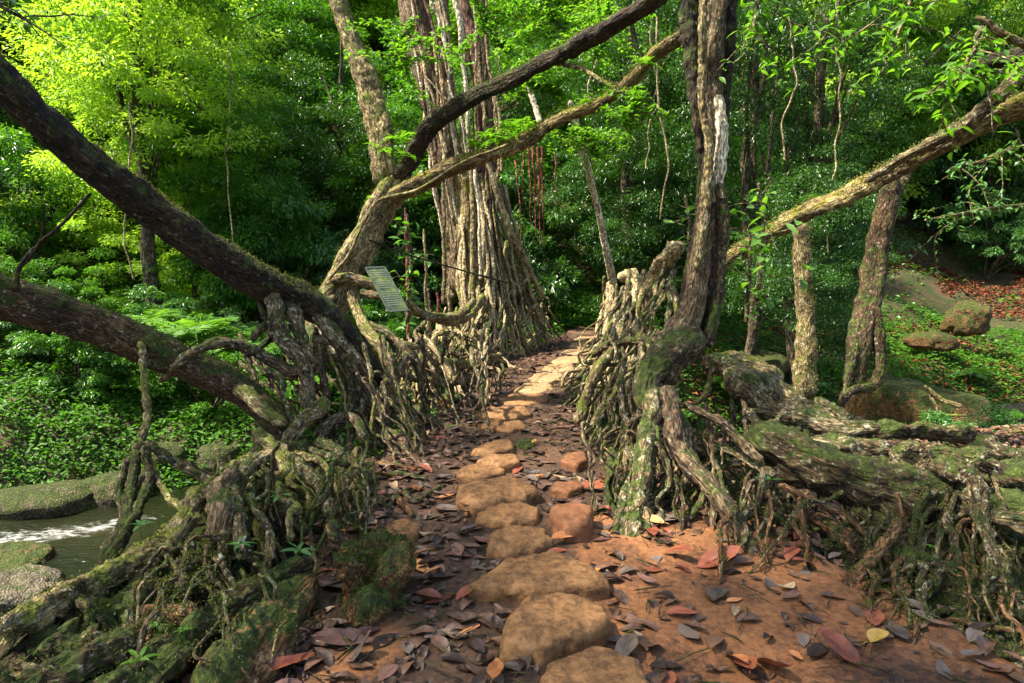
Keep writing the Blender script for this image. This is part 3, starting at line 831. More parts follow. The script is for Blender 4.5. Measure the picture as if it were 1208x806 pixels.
root(T3, [(455,240,6.6,12),(480,222,6.5,13),(530,200,6.4,12),(580,180,6.2,11),(625,160,6.0,9),(665,137,5.8,8),(705,122,5.6,9),(740,97,5.4,9),(775,65,5.2,9),(810,40,5.0,9)], M['bark_log'], 'branch', knob=.22, wob=.04, label='lower branch spotted with moss and small ferns')
root(T3, [(640,75,6,3.5),(680,80,5.8,3),(720,100,5.5,3),(745,110,5.3,2.5)], M['bark_pale'], 'branch', wob=.04)
for lst, mt in [
 ([(388,330,6.3,7),(415,328,6.25,8),(440,336,6.2,7),(455,345,6.2,5)], 'bark_pale'),
 ([(415,340,6.3,9),(422,366,6.2,9),(436,393,6.0,9),(454,414,5.8,10),(458,456,5.6,13),(449,488,5.45,13),(448,512,5.35,14)], 'bark_pale'),
 ([(448,510,5.35,14),(470,522,5.2,13),(492,535,5.05,11),(515,550,4.85,6)], 'bark_brown'),
 ([(480,418,5.9,8),(467,441,5.7,8),(463,480,5.55,8),(458,505,5.4,7)], 'bark_root'),
 ([(425,345,6.2,5),(450,350,6.1,5),(480,365,6.1,4)], 'bark_brown'),
 ([(425,380,6.2,6),(460,395,6.0,5),(490,430,5.9,5),(500,470,5.9,5)], 'bark_root'),
 ([(455,400,6.1,5),(475,405,6.0,5),(500,415,6.1,4),(520,440,6.2,4)], 'bark_pale'),
 ([(447,455,5.5,7),(430,470,5.4,6),(420,505,5.2,5),(405,530,5.0,5)], 'bark_root'),
 ([(470,480,5.7,6),(500,492,5.9,6),(535,505,5.7,6),(562,512,5.5,4)], 'bark_brown'),
 ([(402,540,4.9,5),(425,530,5.1,6),(450,525,5.2,6)], 'bark_root'),
 ([(375,380,6.2,10),(365,400,6.0,8),(370,440,5.8,7)], 'bark_root'),
 ([(395,345,6.4,10),(380,365,6.2,12),(392,400,6.0,11),(415,440,5.7,9),(430,480,5.4,8)], 'bark_root'),
 ([(480,355,6.3,5),(500,372,6.6,6),(540,372,7.2,6),(560,355,7.8,5)], 'bark_pale')]:
    root(T3, lst, M[mt], wob=.03, knob=.2)
tangle(T1, 40, (280, 470, 390, 460, 5.0, 5.8), (330, 500, 500, 560, 4.3, 5.3), .016, .008, ['bark_root', 'bark_brown', 'bark_pale', 'bark_root'], ground=-.04, lean=.16)
tangle(T3, 36, (450, 600, 395, 440, 5.8, 8.0), (440, 580, 462, 525, 5.1, 6.3), .017, .009, ['bark_root', 'bark_fan', 'bark_brown'], ground=-.04, lean=.25)
# small ferns growing on its lower branch
def tuft(parent, px, py, Yd, n, size, mat, name='fern_tuft', droop=.6):
    c = P(px, py, Yd); m = MB()
    k = n * 9
    a = rng.uniform(0, 6.28, n)
    for i in range(n):
        d = np.array([math.cos(a[i]), math.sin(a[i]), rng.uniform(-.1, .9)])
        L = size * rng.uniform(.6, 1.2)
        t = np.linspace(.1, 1, 10)
        p = c + d * (t * L)[:, None] + np.array([0, 0, -1]) * (t ** 2 * L * droop)[:, None]
        s_ = np.cross(d, [0, 0, 1]); s_ /= np.linalg.norm(s_) + 1e-6
        for sg in (-1, 1):
            leaves(m, p, s_ * sg + d * .35 + rng.normal(0, .1, (10, 3)), np.tile([0, 0, 1.], (10, 1)), (1.05 - t) * L * .35 + .004, L * .07 + .003)
    return m.build(name, mat, parent)
for px, py, Yd, n_, s_ in [(560,172,6.2,16,.16),(585,165,6.1,18,.18),(600,150,6.0,16,.2),(575,160,6.1,14,.15),(620,148,5.9,12,.16),(760,75,5.2,12,.14),(690,120,5.6,9,.12),(468,165,6.6,12,.22),(452,180,6.6,12,.2),(480,185,6.5,10,.15),(440,235,6.5,8,.12)]:
    tuft(T3, px, py, Yd, n_, s_, LEAF['fine'])
moss_on([o for o in bpy.data.objects if o.parent is T3 and o.name.split('.')[0] in ('trunk', 'branch')], T3, 16000, .016, LEAF['mossy'], patch=.5, minz=-.2, seed=6)

# ================================================================ CENTRAL FIG WITH ROOT FAN
T5 = thing('fig_tree', P(560, 400, 11), 'central fig tree with a tall sunlit fan of straight roots beside the path', 'tree')
for lst, mt in [([(482,-30,11.5,20),(495,40,11.4,20),(508,100,11.3,19),(522,150,11.2,17),(535,200,11.1,17),(545,250,11,18),(552,300,10.9,20),(545,350,10.8,22)], 'bark_brown'),
                ([(520,-30,11.4,9),(524,60,11.3,9),(530,140,11.2,9),(528,220,11.1,9),(532,300,11,10),(530,360,10.8,10)], 'bark_pale'),
                ([(540,-30,11.3,6),(560,60,11.2,12),(569,120,11.1,13),(572,200,11,14),(572,260,10.9,16),(585,320,10.8,16)], 'fig_red'),
                ([(548,200,10.9,14),(555,250,10.8,16),(560,300,10.7,18),(562,360,10.5,20)], 'bark_log')]:
    root(T5, lst, M[mt], 'trunk', knob=.15, lobes=.14, wob=.05)
def fan(parent, n, top, base, r0, r1, mats, wob=.1, spread=.12, cross=.25, bulge=0.0):
    """roots running from a top line down to a base line, both [(px, py, Y)]"""
    tp = np.array([P(*t) for t in top]); bs = np.array([P(*t) for t in base])
    def at(L, u):
        k = u * (len(L) - 1); i = min(int(k), len(L) - 2); return L[i] + (L[i + 1] - L[i]) * (k - i)
    for k in range(n):
        u = (k + rng.random()) / n
        u2 = min(1, max(0, u + rng.normal(0, cross if k % 3 == 0 else cross * .35)))
        s0 = rng.uniform(0, .45) if k % 4 == 0 else rng.uniform(0, .12)
        a = at(tp, u) ; b_ = at(bs, u2)
        a = a + (b_ - a) * s0 + rng.normal(0, spread, 3) * [1, 1, .5]
        b_ = b_ + rng.normal(0, spread * .8, 3) * [1, 1, 0] - [0, 0, .04]
        t = np.linspace(0, 1, 7)[:, None]
        p = a + (b_ - a) * t
        p[:, 2] += (-np.sin(t[:, 0] * math.pi) * bulge * rng.uniform(.3, 1.2))
        p = p + rng.normal(0, spread * .25, p.shape)
        r = np.linspace(r0, r1, 7) * rng.uniform(.55, 1.6)
        wroot(parent, p, r, M[mats[k % len(mats)]], wob=wob, seg=7, knob=.16)
fan(T5, 34, [(548,195,11.1),(560,190,11.0),(572,195,10.9),(585,205,10.9)], [(550,450,9.2),(585,445,9.2),(610,435,9.6),(635,420,10.6),(655,398,12.2)], .026, .02, ['bark_fan', 'bark_fan', 'bark_pale'], wob=.10, spread=.07, cross=.12, bulge=.35)
fan(T5, 34, [(520,370,10.4),(560,345,10.3),(590,300,10.8),(610,310,11.3),(630,345,11.8)], [(480,440,8.8),(530,462,8.2),(590,445,9.0),(640,410,11),(660,396,12.6)], .021, .014, ['bark_fan', 'bark_pale', 'bark_fan', 'bark_brown'], wob=.16, spread=.09, cross=.2)
fan(T5, 42, [(470,400,7.6),(500,388,8.2),(530,378,9.0),(560,370,10)], [(478,470,7.0),(520,480,7.0),(555,465,7.8),(600,450,8.6)], .021, .013, ['bark_fan', 'bark_root', 'bark_pale'], wob=.2, spread=.13, cross=.25)
fan(T5, 26, [(560,330,10.4),(545,380,9.6),(520,410,8.6),(490,430,7.8)], [(648,408,11.2),(620,432,9.8),(590,450,8.8),(560,470,7.8)], .02, .012, ['bark_fan', 'bark_pale', 'bark_fan'], wob=.14, spread=.1, cross=.2)
fan(T5, 20, [(600,300,11),(615,330,11.2),(630,360,11.6),(645,390,12)], [(490,440,8.4),(530,455,8.4),(570,452,8.6),(600,440,9.4)], .018, .011, ['bark_fan', 'bark_brown', 'bark_fan'], wob=.14, spread=.1, cross=.2)
for lst, mt in [([(478,362,7.2,5),(500,370,7.6,6),(530,378,8.2,7),(555,372,9,7),(570,350,9.8,6)], 'bark_pale'),
                ([(492,425,7.0,8),(520,428,7.6,8),(560,432,8.2,7),(590,420,9,6)], 'bark_pale'),
                ([(500,395,7.6,4),(530,440,7.3,6),(548,478,7.0,6)], 'bark_fan'),
                ([(470,438,6.8,8),(500,446,7.0,8),(530,452,7.3,7),(560,450,8,6)], 'bark_root')]:
    root(T5, lst, M[mt], wob=.05, knob=.2)
# pale stilt roots and props beside the fig
for lst, mt in [([(548,50,10.5,3),(552,140,10.4,3),(556,230,10.3,3),(556,372,9.9,4)], 'bark_pale'),
                ([(505,-10,10,2.5),(522,40,10,2.5),(528,66,10,2)], 'bark_white'),
                ([(536,-10,10,4),(543,40,10,4),(548,90,10,3),(552,160,10,2.5)], 'bark_white'),
                ([(560,200,10.2,2),(565,260,10.1,2),(567,330,10,2.5)], 'bark_white'),
                ([(528,95,10,1.6),(545,150,10,1.6),(552,200,10,1.6)], 'bark_white'),
                ([(575,190,10.4,3.5),(590,240,10.4,4),(612,290,10.6,4),(640,350,11.2,4)], 'bark_fan'),
                ([(500,90,10.6,1.5),(535,120,10.2,1.5),(560,85,10,1.5)], 'bark_brown')]:
    root(T5, lst, M[mt], 'aerial_root', wob=.05, knob=.1)
for k in range(22):
    xa = rng.uniform(484, 526) if k % 3 else rng.uniform(556, 582); xb = 520 + (xa - 488) * .75 + rng.normal(0, 6); Yd = 10.85 - .2 * rng.random()
    y1 = rng.uniform(150, 300); y0 = rng.uniform(-40, 60)
    root(T5, [(xa, y0, Yd + .35, rng.uniform(1.2, 3)), ((xa * 2 + xb) / 3 + rng.normal(0, 3), (2 * y0 + y1) / 3, Yd + .15, 2), ((xa + 2 * xb) / 3 + rng.normal(0, 3), (y0 + 2 * y1) / 3, Yd, 2.2), (xb, y1, Yd - .1, 2)], M[['bark_pale', 'bark_white', 'bark_fan', 'bark_brown', 'bark_fan', 'fig_red'][k % 6]], 'aerial_root', wob=.08, knob=.1)
for px, y0, y1 in [(522,190,360),(505,340,440)]:
    root(T5, [(px,y0,10.5,2.5),(px+2,(y0+y1)/2,10.4,2.5),(px+1,y1,10.2,3)], M['bark_brown'], 'aerial_root', wob=.04)
# slim stems behind the sign
STM = [(502,270,430,8.6,2.6,'bark_pale','slim pale pole standing between the sign and the root fan'),(480,245,420,9,2,'aerial_red','thin reddish stem behind the sign'),(531,345,395,9.6,3,'bark_pale','short pale prop root under the fig'),(517,345,395,9.8,2.2,'aerial_red','short red prop root under the fig')]
for px, y0, y1, Yd, r_, mt, lb in STM:
    m = MB(); p, r = trace([(px - 2, y0, Yd, r_ * .7), (px + 1, (y0 + y1) / 2, Yd, r_), (px + 4, y1, Yd, r_ * 1.2)])
    tube(m, p, r, 7, .12, .08, .05)
    tag(m.build('slim_stem', M[mt], origin=p[-1]), lb, 'stem')
# hanging red aerial roots
for k, (px, y0, y1, r_, dx) in enumerate([(623,172,262,1.8,2),(629,170,278,2.2,2),(634,174,288,2.4,2),(639,172,290,1.6,1),(655,180,246,1.2,0),(607,185,290,1.4,6),(618,180,240,1.2,-2)]):
    p, r = trace([(px, y0, 7.6, r_), (px + dx, (y0 + y1) / 2, 7.6, r_), (px + dx + 1, y1, 7.6, r_ * .8)])
    m = MB(); tube(m, p, r, 6, .12, .08, .03, taper=True)
    tag(m.build('hanging_root', M['aerial_red'], origin=p[0]), ['first', 'second', 'third', 'fourth'][k] + ' red hanging root from the left in the bunch under the branch' if k < 4 else ['short faint red hanging root apart from the bunch to its right', 'pinkish hanging root just left of the red bunch', 'thin short hanging root at the left edge of the red bunch'][k - 4], 'hanging root', 'red aerial roots hanging from the branch')
# long pale props
for lst, lb in [([(672,118,6.4,4.6),(690,185,6.7,4.8),(705,245,7.0,4.8),(716,300,7.3,5.2),(724,335,7.6,5.6)], 'long straight pale prop root leaning from the branch down to the far railing'),
                ([(620,86,8,3.5),(628,115,8,4),(637,146,7.9,4)], 'short pale prop root seen between the two crossing branches')]:
    p, r = trace(lst); m = MB(); tube(m, p, r, 10, .06, .04, .01)
    tag(m.build('prop_root', M['bark_white'], origin=p[-1]), lb, 'prop root')
p, r = trace([(435,283,6.4,1.2),(480,300,6.8,1.2),(540,318,7.6,1.3),(600,334,9,1.6)])
m = MB(); tube(m, p, r, 6, .05, .02, .01)
tag(m.build('vine', M['bark_dark'], origin=p[0]), 'thin dark vine stretched from the forked tree to the root fan', 'vine')
p, r = trace([(388,330,6.2,2),(412,300,6.2,2.2),(430,262,6.25,2.2),(448,236,6.3,2),(490,225,6.2,2),(540,195,6.1,2),(600,170,5.9,2)])
m = MB(); tube(m, p, r, 7, .1, .05, .02)
tag(m.build('vine', M['bark_pale'], origin=p[0]), 'pale creeper climbing the forked trunk and along its lower branch', 'vine')

# ================================================================ SIGN
c00, c10, c11, c01 = P(430, 316, 6.05), P(454, 315, 6.15), P(481, 364, 5.95), P(458, 369, 5.85)
SG = thing('sign_board', (c01 + c11) / 2, 'small mossy green board with faded lines of writing, leaning among the roots', 'sign')
ux, uy = c10 - c00, c01 - c00
nn = np.cross(ux, uy); nn /= np.linalg.norm(nn)
if nn[1] > 0: nn = -nn
mm_, n_, l_ = mat_new('sign_paint')
o_ = n_.new('ShaderNodeOutputMaterial'); b_ = n_.new('ShaderNodeBsdfPrincipled'); l_.new(b_.outputs[0], o_.inputs[0])
co_ = n_.new('ShaderNodeTexCoord').outputs['Object']; no_ = noise_n(n_, l_, co_, 11, 6, .7)
rr_ = ramp(n_, [(.38, (.03, .05, .035)), (.5, (.08, .12, .035)), (.62, (.17, .20, .05))]); l_.new(no_.outputs[0], rr_.inputs[0]); l_.new(rr_.outputs[0], b_.inputs['Base Color']); b_.inputs['Roughness'].default_value = .5
def plain(name, c, r_=.6):
    a, b__, c_ = mat_new(name); o1 = b__.new('ShaderNodeOutputMaterial'); p1 = b__.new('ShaderNodeBsdfPrincipled'); c_.new(p1.outputs[0], o1.inputs[0])
    co1 = b__.new('ShaderNodeTexCoord').outputs['Object']; n1 = noise_n(b__, c_, co1, 60, 3)
    c_.new(mixc(b__, c_, n1.outputs[0], tuple(.7 * k for k in c), c), p1.inputs['Base Color']); p1.inputs['Roughness'].default_value = r_
    return a
def slab(mb, o, a, b2, n, t):
    v = np.array([o, o + a, o + a + b2, o + b2]); v = np.vstack([v + n * t, v])
    mb.add(v, [[0, 1, 2, 3], [7, 6, 5, 4], [0, 4, 5, 1], [1, 5, 6, 2], [2, 6, 7, 3], [3, 7, 4, 0]])
m = MB(); slab(m, c00, ux, uy, nn, .008); m.build('board', mm_, SG, shade=False)
m = MB()
for o_, a_, b2 in [(c00, ux, uy * .025), (c00 + uy * .975, ux, uy * .025), (c00, ux * .05, uy), (c00 + ux * .95, ux * .05, uy)]:
    slab(m, o_ + nn * .0095, a_, b2, nn, .003)
m.build('frame', plain('sign_rim', (.09, .12, .11)), SG, shade=False)
rr = np.random.default_rng(3)
BRD = [o for o in bpy.data.objects if o.name == 'board'][0]
WR = plain('sign_writing', (.2, .25, .19))
for rows in (range(0, 4), range(5, 9), range(10, 17)):
    m = MB()
    for row in rows:
        v0 = .08 + row * .048
        u = .12
        while u < .86:
            wd = rr.uniform(.03, .11)
            slab(m, c00 + ux * u + uy * v0 + nn * .0095, ux * min(wd, .88 - u), uy * .016, nn, .001)
            u += wd + .025
    m.build('writing', WR, BRD, origin=SG.location, shade=False)

# ================================================================ RIGHT TREE
T4 = thing('strangler_fig', P(800, 560, 4.2), 'tall fluted tree beside the path, dark with pale bare streaks, standing on leg like roots', 'tree')
root(T4, [(880,-620,5.3,16.8),(866,-360,5.1,21.8),(850,-180,5.0,25.2),(842,-60,4.9,25.7),(838,0,4.85,24.9),(836,60,4.8,23.4),(836,110,4.8,21.2),(840,160,4.75,17.4),(842,205,4.7,14.4),(836,255,4.65,12.9),(828,300,4.6,12.9),(824,340,4.55,14.4),(815,375,4.5,17.4),(800,405,4.45,27.0),(785,432,4.4,27.0),(778,460,4.35,24.0)], M['bark_brown'], 'trunk', knob=.16, lobes=.15, wob=.03, seg=64)
for lst, mt, nm in [
 ([(814,-50,4.78,12),(815,40,4.78,12),(821,120,4.75,9),(829,200,4.72,7),(824,260,4.68,6),(812,330,4.62,7),(800,380,4.6,6)], 'bark_dark', 'trunk'),
 ([(858,-50,4.8,14),(857,60,4.8,11),(853,140,4.76,8),(846,205,4.7,6),(842,270,4.64,8),(838,340,4.6,8),(830,400,4.6,6)], 'bark_dark', 'trunk'),
 ([(838,90,4.78,9),(850,140,4.72,10),(849,190,4.66,9),(840,240,4.62,7)], 'bark_white', 'bare_wood'),
 ([(848,215,4.6,8),(852,270,4.6,8),(850,330,4.6,7),(840,380,4.5,9),(835,410,4.5,10)], 'bark_moss', 'trunk'),
 ([(832,-40,4.6,5),(828,110,4.6,6),(836,170,4.6,6),(830,250,4.56,7),(822,320,4.5,7)], 'bark_pale', 'trunk')]:
    root(T4, lst, M[mt], nm, wob=.03, knob=.15)
root(T4, [(868,-30,4.8,9),(900,-5,4.9,8),(950,-40,5,6)], M['bark_log'], 'branch', wob=.02)
for lst, mt in [
 ([(830,395,4.5,20),(800,415,4.4,26),(768,440,4.3,22),(760,465,4.2,16),(765,490,4.15,14)], 'bark_moss'),
 ([(772,455,4.2,17),(768,490,4.1,15),(762,525,4.0,15),(753,565,3.85,15),(746,600,3.7,15),(741,628,3.55,17),(738,652,3.45,18)], 'bark_root'),
 ([(785,455,4.2,15),(795,500,4.05,15),(805,535,3.95,15),(837,570,3.75,15),(862,605,3.55,14),(880,640,3.35,13),(892,668,3.2,10)], 'bark_brown'),
 ([(770,450,4.3,10),(790,480,4.2,11),(805,510,4.1,13),(800,550,4.0,10),(770,600,3.8,8),(765,630,3.6,7)], 'bark_root'),
 ([(724,535,4.4,9),(722,570,4.1,10),(718,600,3.9,10),(712,640,3.55,11)], 'bark_moss'),
 ([(748,560,3.9,8),(735,590,3.75,8),(728,620,3.6,8),(718,648,3.5,7)], 'bark_root'),
 ([(750,580,3.8,8),(762,605,3.65,8),(768,635,3.5,8),(772,655,3.4,7)], 'bark_root'),
 ([(775,515,4.0,3.5),(768,560,3.9,3.5),(757,620,3.6,3)], 'bark_root'),
 ([(806,475,4.2,6),(830,490,4.1,6),(853,502,4.0,6),(880,528,3.9,7),(900,545,3.8,6)], 'bark_brown'),
 ([(838,420,4.4,3.5),(838,450,4.3,4),(830,468,4.2,4),(818,478,4.2,4)], 'bark_red'),
 ([(821,533,4.2,5),(858,530,4.1,6),(890,549,3.9,6),(915,560,3.7,6)], 'bark_root'),
 ([(900,554,3.7,5),(895,591,3.6,5),(874,612,3.5,6),(871,640,3.4,6),(868,668,3.2,5)], 'bark_root'),
 ([(917,586,3.6,4),(900,618,3.5,4),(893,640,3.4,4)], 'bark_root'),
 ([(872,610,3.5,5),(885,640,3.35,6),(906,672,3.15,6)], 'bark_clay'),
 ([(812,560,3.9,4),(800,590,3.8,4),(785,640,3.5,4)], 'bark_brown'),
 ([(835,575,3.8,6),(822,600,3.7,5),(800,622,3.6,5)], 'bark_root'),
 ([(845,590,3.7,5),(840,620,3.6,5),(846,650,3.4,4)], 'bark_brown'),
 ([(880,560,4.2,5),(850,580,4.1,5),(838,610,4,4)], 'bark_root'),
 ([(910,500,4.3,4),(905,540,4.1,4),(912,580,4.0,3.5)], 'bark_root'),
 ([(862,470,4.6,4),(866,500,4.5,4),(862,540,4.4,4)], 'bark_moss')]:
    root(T4, lst, M[mt], wob=.03, knob=.2)
tangle(T4, 36, (690, 870, 500, 560, 3.9, 4.7), (690, 890, 590, 650, 3.4, 3.9), .014, .007, ['bark_root', 'bark_brown', 'bark_moss', 'bark_root'], ground=-.04)
# root railing of the right side
fan(T4, 46, [(800,292,6.6),(770,320,7.4),(745,335,9),(722,330,10.8)], [(725,520,4.9),(700,490,5.9),(680,465,7.0),(690,430,9.4),(712,398,12.2)], .021, .013, ['bark_fan', 'bark_root', 'bark_pale', 'bark_root'], wob=.16, spread=.12, cross=.2, bulge=.12)
fan(T4, 40, [(806,395,5.2),(770,402,5.8),(740,404,6.6),(715,410,8.2)], [(760,560,4.5),(722,545,4.6),(690,500,5.5),(672,478,6.4),(665,455,7.6)], .018, .011, ['bark_root', 'bark_pale', 'bark_root', 'bark_fan'], wob=.15, spread=.10, cross=.2)
for lst, mt in [([(815,402,4.8,8),(780,403,5.4,6),(745,403,6,6),(715,405,6.8,5),(700,420,7.2,5)], 'bark_moss'),
                ([(722,410,6,7),(705,440,5.8,8),(688,475,5.7,8),(680,500,5.5,7)], 'bark_pale'),
                ([(735,425,5.2,5),(732,470,5.0,5),(740,500,4.9,6),(748,520,4.8,4)], 'bark_root'),
                ([(805,290,6.4,10),(790,300,6.6,13),(772,330,6.9,11),(758,370,7,9),(745,400,6.8,8)], 'bark_fan'),
                ([(728,328,9,7),(745,325,9,9),(748,340,8.8,7),(752,360,8.5,7),(748,400,8,7)], 'bark_fan'),
                ([(722,330,9.4,6),(718,370,9.2,7),(716,400,9,7),(706,420,8.7,6)], 'bark_fan'),
                ([(792,330,6,5),(800,360,5.9,5),(795,395,5.6,5)], 'bark_pale'),
                ([(770,355,6.4,5),(750,385,6.2,5),(760,400,6,5)], 'bark_pale')]:
    root(T4, lst, M[mt], wob=.05, knob=.25)
moss_on([o for o in bpy.data.objects if o.parent is T4 and o.name.split('.')[0] in ('trunk', 'root')], T4, 26000, .012, LEAF['moss'], patch=.45, minz=-.2, seed=12)

# ================================================================ RIGHT ROOT MASS
RM = thing('root_mass', P(1050, 640, 3.5), 'huge tangle of moss crusted logs and roots sprawling over the bank beside the clay ground', 'root mass')
for lst, mt in [
 ([(826,425,4.9,12.5),(860,437,4.8,16.7),(883,452,4.7,20.9),(912,478,4.6,20.9),(946,492,4.5,18.8),(984,501,4.4,15.7),(1039,506,4.3,13.6)], 'bark_root'),
 ([(835,425,5.2,9.5),(874,426,5.1,10.5),(912,446,5.0,12.5),(938,475,4.9,13.6),(964,489,4.8,12.5)], 'bark_pale'),
 ([(893,500,4.2,14.6),(905,520,4.05,25.0),(930,535,3.95,28.2),(965,548,3.85,29.2),(1004,565,3.75,32.3),(1056,578,3.7,35.5),(1105,585,3.65,35.5),(1160,600,3.6,31.3),(1230,615,3.6,31.3)], 'bark_moss'),
 ([(948,522,4.2,14.6),(985,526,4.15,18.8),(1025,532,4.1,20.9),(1062,538,4.05,18.8)], 'bark_root'),
 ([(990,512,4.5,8.4),(1040,508,4.5,11.5),(1090,508,4.5,12.5),(1151,514,4.5,10.5)], 'bark_moss'),
 ([(1090,530,4.2,16.7),(1130,540,4.1,18.8),(1170,555,4.0,23.0),(1230,572,3.9,25.0)], 'bark_moss'),
 ([(1120,515,4.8,10.5),(1160,528,4.7,12.5),(1220,548,4.6,14.6)], 'bark_root'),
 ([(1165,612,3.3,12.5),(1190,614,3.25,15.7),(1240,622,3.2,16.7)], 'bark_root'),
 ([(1095,548,3.7,8.4),(1125,560,3.6,11.5),(1145,568,3.5,12.5),(1157,598,3.35,11.5),(1165,625,3.2,9.5),(1176,655,3.05,8.4),(1195,695,2.9,8.4),(1225,750,2.7,8.4)], 'bark_root'),
 ([(1148,575,3.45,5.2),(1150,545,3.6,5.2),(1165,535,3.8,5.2)], 'bark_root'),
 ([(1062,612,3.3,6.3),(1052,632,3.2,7.4),(1039,652,3.1,8.4),(1016,675,3.0,8.4),(998,701,2.9,9.5),(992,730,2.75,8.4)], 'bark_clay'),
 ([(952,609,3.7,9.5),(984,629,3.55,11.5),(1008,652,3.4,11.5),(1030,690,3.2,9.5)], 'bark_clay'),
 ([(912,622,3.7,6.3),(946,632,3.6,7.4),(981,646,3.4,5.2)], 'bark_clay'),
 ([(943,578,3.7,6.3),(942,600,3.65,7.4),(940,620,3.6,5.2)], 'bark_clay'),
 ([(1040,640,3.35,25.0),(1085,668,3.2,33.4),(1130,700,3.05,37.6),(1180,735,2.9,39.7),(1240,780,2.75,43.8)], 'bark_moss'),
 ([(1000,600,3.7,12.5),(1040,615,3.6,16.7),(1090,640,3.5,25.0),(1150,660,3.4,29.2),(1230,690,3.3,31.3)], 'bark_moss'),
 ([(1078,680,3.1,5.2),(1082,715,2.95,6.3),(1082,745,2.8,6.3),(1079,775,2.65,5.2)], 'bark_clay'),
 ([(1062,690,3.1,4.2),(1059,715,3.0,4.2),(1057,737,2.85,4.2)], 'bark_clay'),
 ([(1090,725,2.9,6.3),(1100,755,2.75,7.4),(1114,790,2.55,6.3)], 'bark_clay'),
 ([(1080,708,3.0,5.2),(1110,725,2.9,5.2),(1145,745,2.8,5.2),(1190,765,2.6,5.2)], 'bark_clay'),
 ([(1110,765,2.7,5.2),(1150,768,2.65,6.3),(1200,775,2.55,6.3)], 'bark_clay'),
 ([(1140,805,2.45,7.4),(1170,795,2.5,7.4),(1200,778,2.55,6.3)], 'bark_clay'),
 ([(1103,695,3.0,4.2),(1106,715,2.9,4.2)], 'bark_clay'),
 ([(1055,630,3.3,5.2),(1090,665,3.1,6.3),(1130,690,2.95,5.2),(1160,720,2.85,5.2)], 'bark_brown'),
 ([(1118,600,3.5,6.3),(1122,630,3.3,6.3),(1128,665,3.15,6.3),(1140,690,3.0,5.2)], 'bark_root'),
 ([(870,500,4.5,6.3),(885,495,4.4,7.4),(897,510,4.3,8.4)], 'bark_root'),
 ([(960,470,5.2,7.4),(1000,492,5,7.4),(1035,500,4.8,5.2)], 'bark_root'),
 ([(935,600,3.75,5.2),(905,620,3.6,6.3),(880,632,3.5,5.2)], 'bark_brown')]:
    root(RM, lst, M[mt], wob=.05, knob=.46)
tangle(RM, 40, (850, 1200, 560, 610, 3.6, 3.9), (840, 1200, 650, 740, 3.0, 3.5), .016, .007, ['bark_root', 'bark_clay', 'bark_brown', 'bark_moss'], ground=-.05)
tangle(RM, 30, (830, 1000, 480, 540, 4.1, 4.6), (820, 1000, 560, 630, 3.6, 4.2), .013, .006, ['bark_root', 'bark_brown', 'bark_moss'])
tangle(RM, 20, (1020, 1200, 650, 700, 2.9, 3.2), (1030, 1200, 740, 815, 2.4, 2.8), .012, .006, ['bark_clay', 'bark_root', 'bark_clay'], ground=-.04)
# hollow cut stub
def stub(parent, px, py, Yd, rpx, mat):
    c = P(px, py, Yd); r = rpx * depth_of(c) / F
    ax = np.array([-.25, -.95, .2]); ax /= np.linalg.norm(ax)
    n1 = np.cross(ax, [0, 0, 1]); n1 /= np.linalg.norm(n1); n2_ = np.cross(n1, ax)
    prof = [(-.35, 1.25), (-.15, 1.1), (0, 1.12), (.04, 1.0), (.02, .72), (-.02, .58), (-.14, .5), (-.22, .05)]
    sg = 36; th = np.arange(sg) / sg * 2 * math.pi
    V = []
    for a_, q_ in prof:
        ring = c + ax * a_ * 1.0 * r * 2 + (np.cos(th)[:, None] * n1 + np.sin(th)[:, None] * n2_) * r * q_
        ring += (ring - c) * (.25 * fbm(ring, 14, 3, 3))[:, None]
        V.append(ring)
    V = np.vstack(V); i, j = np.meshgrid(np.arange(len(prof) - 1), np.arange(sg), indexing='ij')
    a = (i * sg + j).ravel(); b2 = (i * sg + (j + 1) % sg).ravel()
    m = MB(); m.add(V, np.stack([a, b2, b2 + sg, a + sg], -1)); return m.build('hollow_stub', mat, parent)
stub(RM, 1078, 545, 3.8, 19, M['bark_root'])
stub(RM, 1098, 548, 3.95, 10, M['bark_dark'])
# soil core of the mass
def mass_z(x, y):
    cx = np.interp(y, [1.5, 2.5, 3.2, 4.2, 5.2], [2.1, 1.95, 1.9, 1.9, 2.2])
    u = x - cx
    top = np.interp(y, [1.5, 2.2, 3.4, 4.2, 5.0], [-.15, -.05, .02, -.25, -1.5])
    return top - (top + .3) * smooth(-u / .5) - .7 * smooth((u - 1.0) / 1.2) + .14 * n2(x, y, 2.6, 3, 91) + .08 * n2(x, y, 8, 3, 92) - .02
xs = np.linspace(1.1, 4.6, 320); ys = np.linspace(1.2, 5.4, 380)
X, Y = np.meshgrid(xs, ys, indexing='ij')
v, q = grid_mesh(X, Y, mass_z(X, Y)); m = MB(); m.add(v + np.stack([fbm(v, 6, 3, s_) for s_ in (1, 2, 3)], -1) * .10 + (fbm(v, 22, 3, 66) * .05)[:, None], q)
m.build('root_bank', M['bank_soil'], RM)
for k in range(46):
    y0 = rng.uniform(2.0, 4.3); x0 = 1.95 + rng.uniform(-.1, .7)
    p, r = drape(mass_z, x0, y0, math.pi + rng.normal(.4, .6), rng.uniform(.4, 1.1), rng.uniform(.014, .035), .012, turn=.17, sink=-.2)
    wroot(RM, p, r, M[['bark_root', 'bark_moss', 'bark_clay'][k % 3]], wob=.06, knob=.25, seg=9)
rm = [o for o in bpy.data.objects if o.parent is RM]
moss_on(rm, RM, 70000, .012, LEAF['moss'], patch=.4, minz=-.2, seed=20, pf=6)
moss_on([o for o in rm if not o.name.startswith('root_bank')], RM, 22000, .010, LEAF['mossy'], 'lichen_tufts', patch=.3, minz=.3, seed=23)

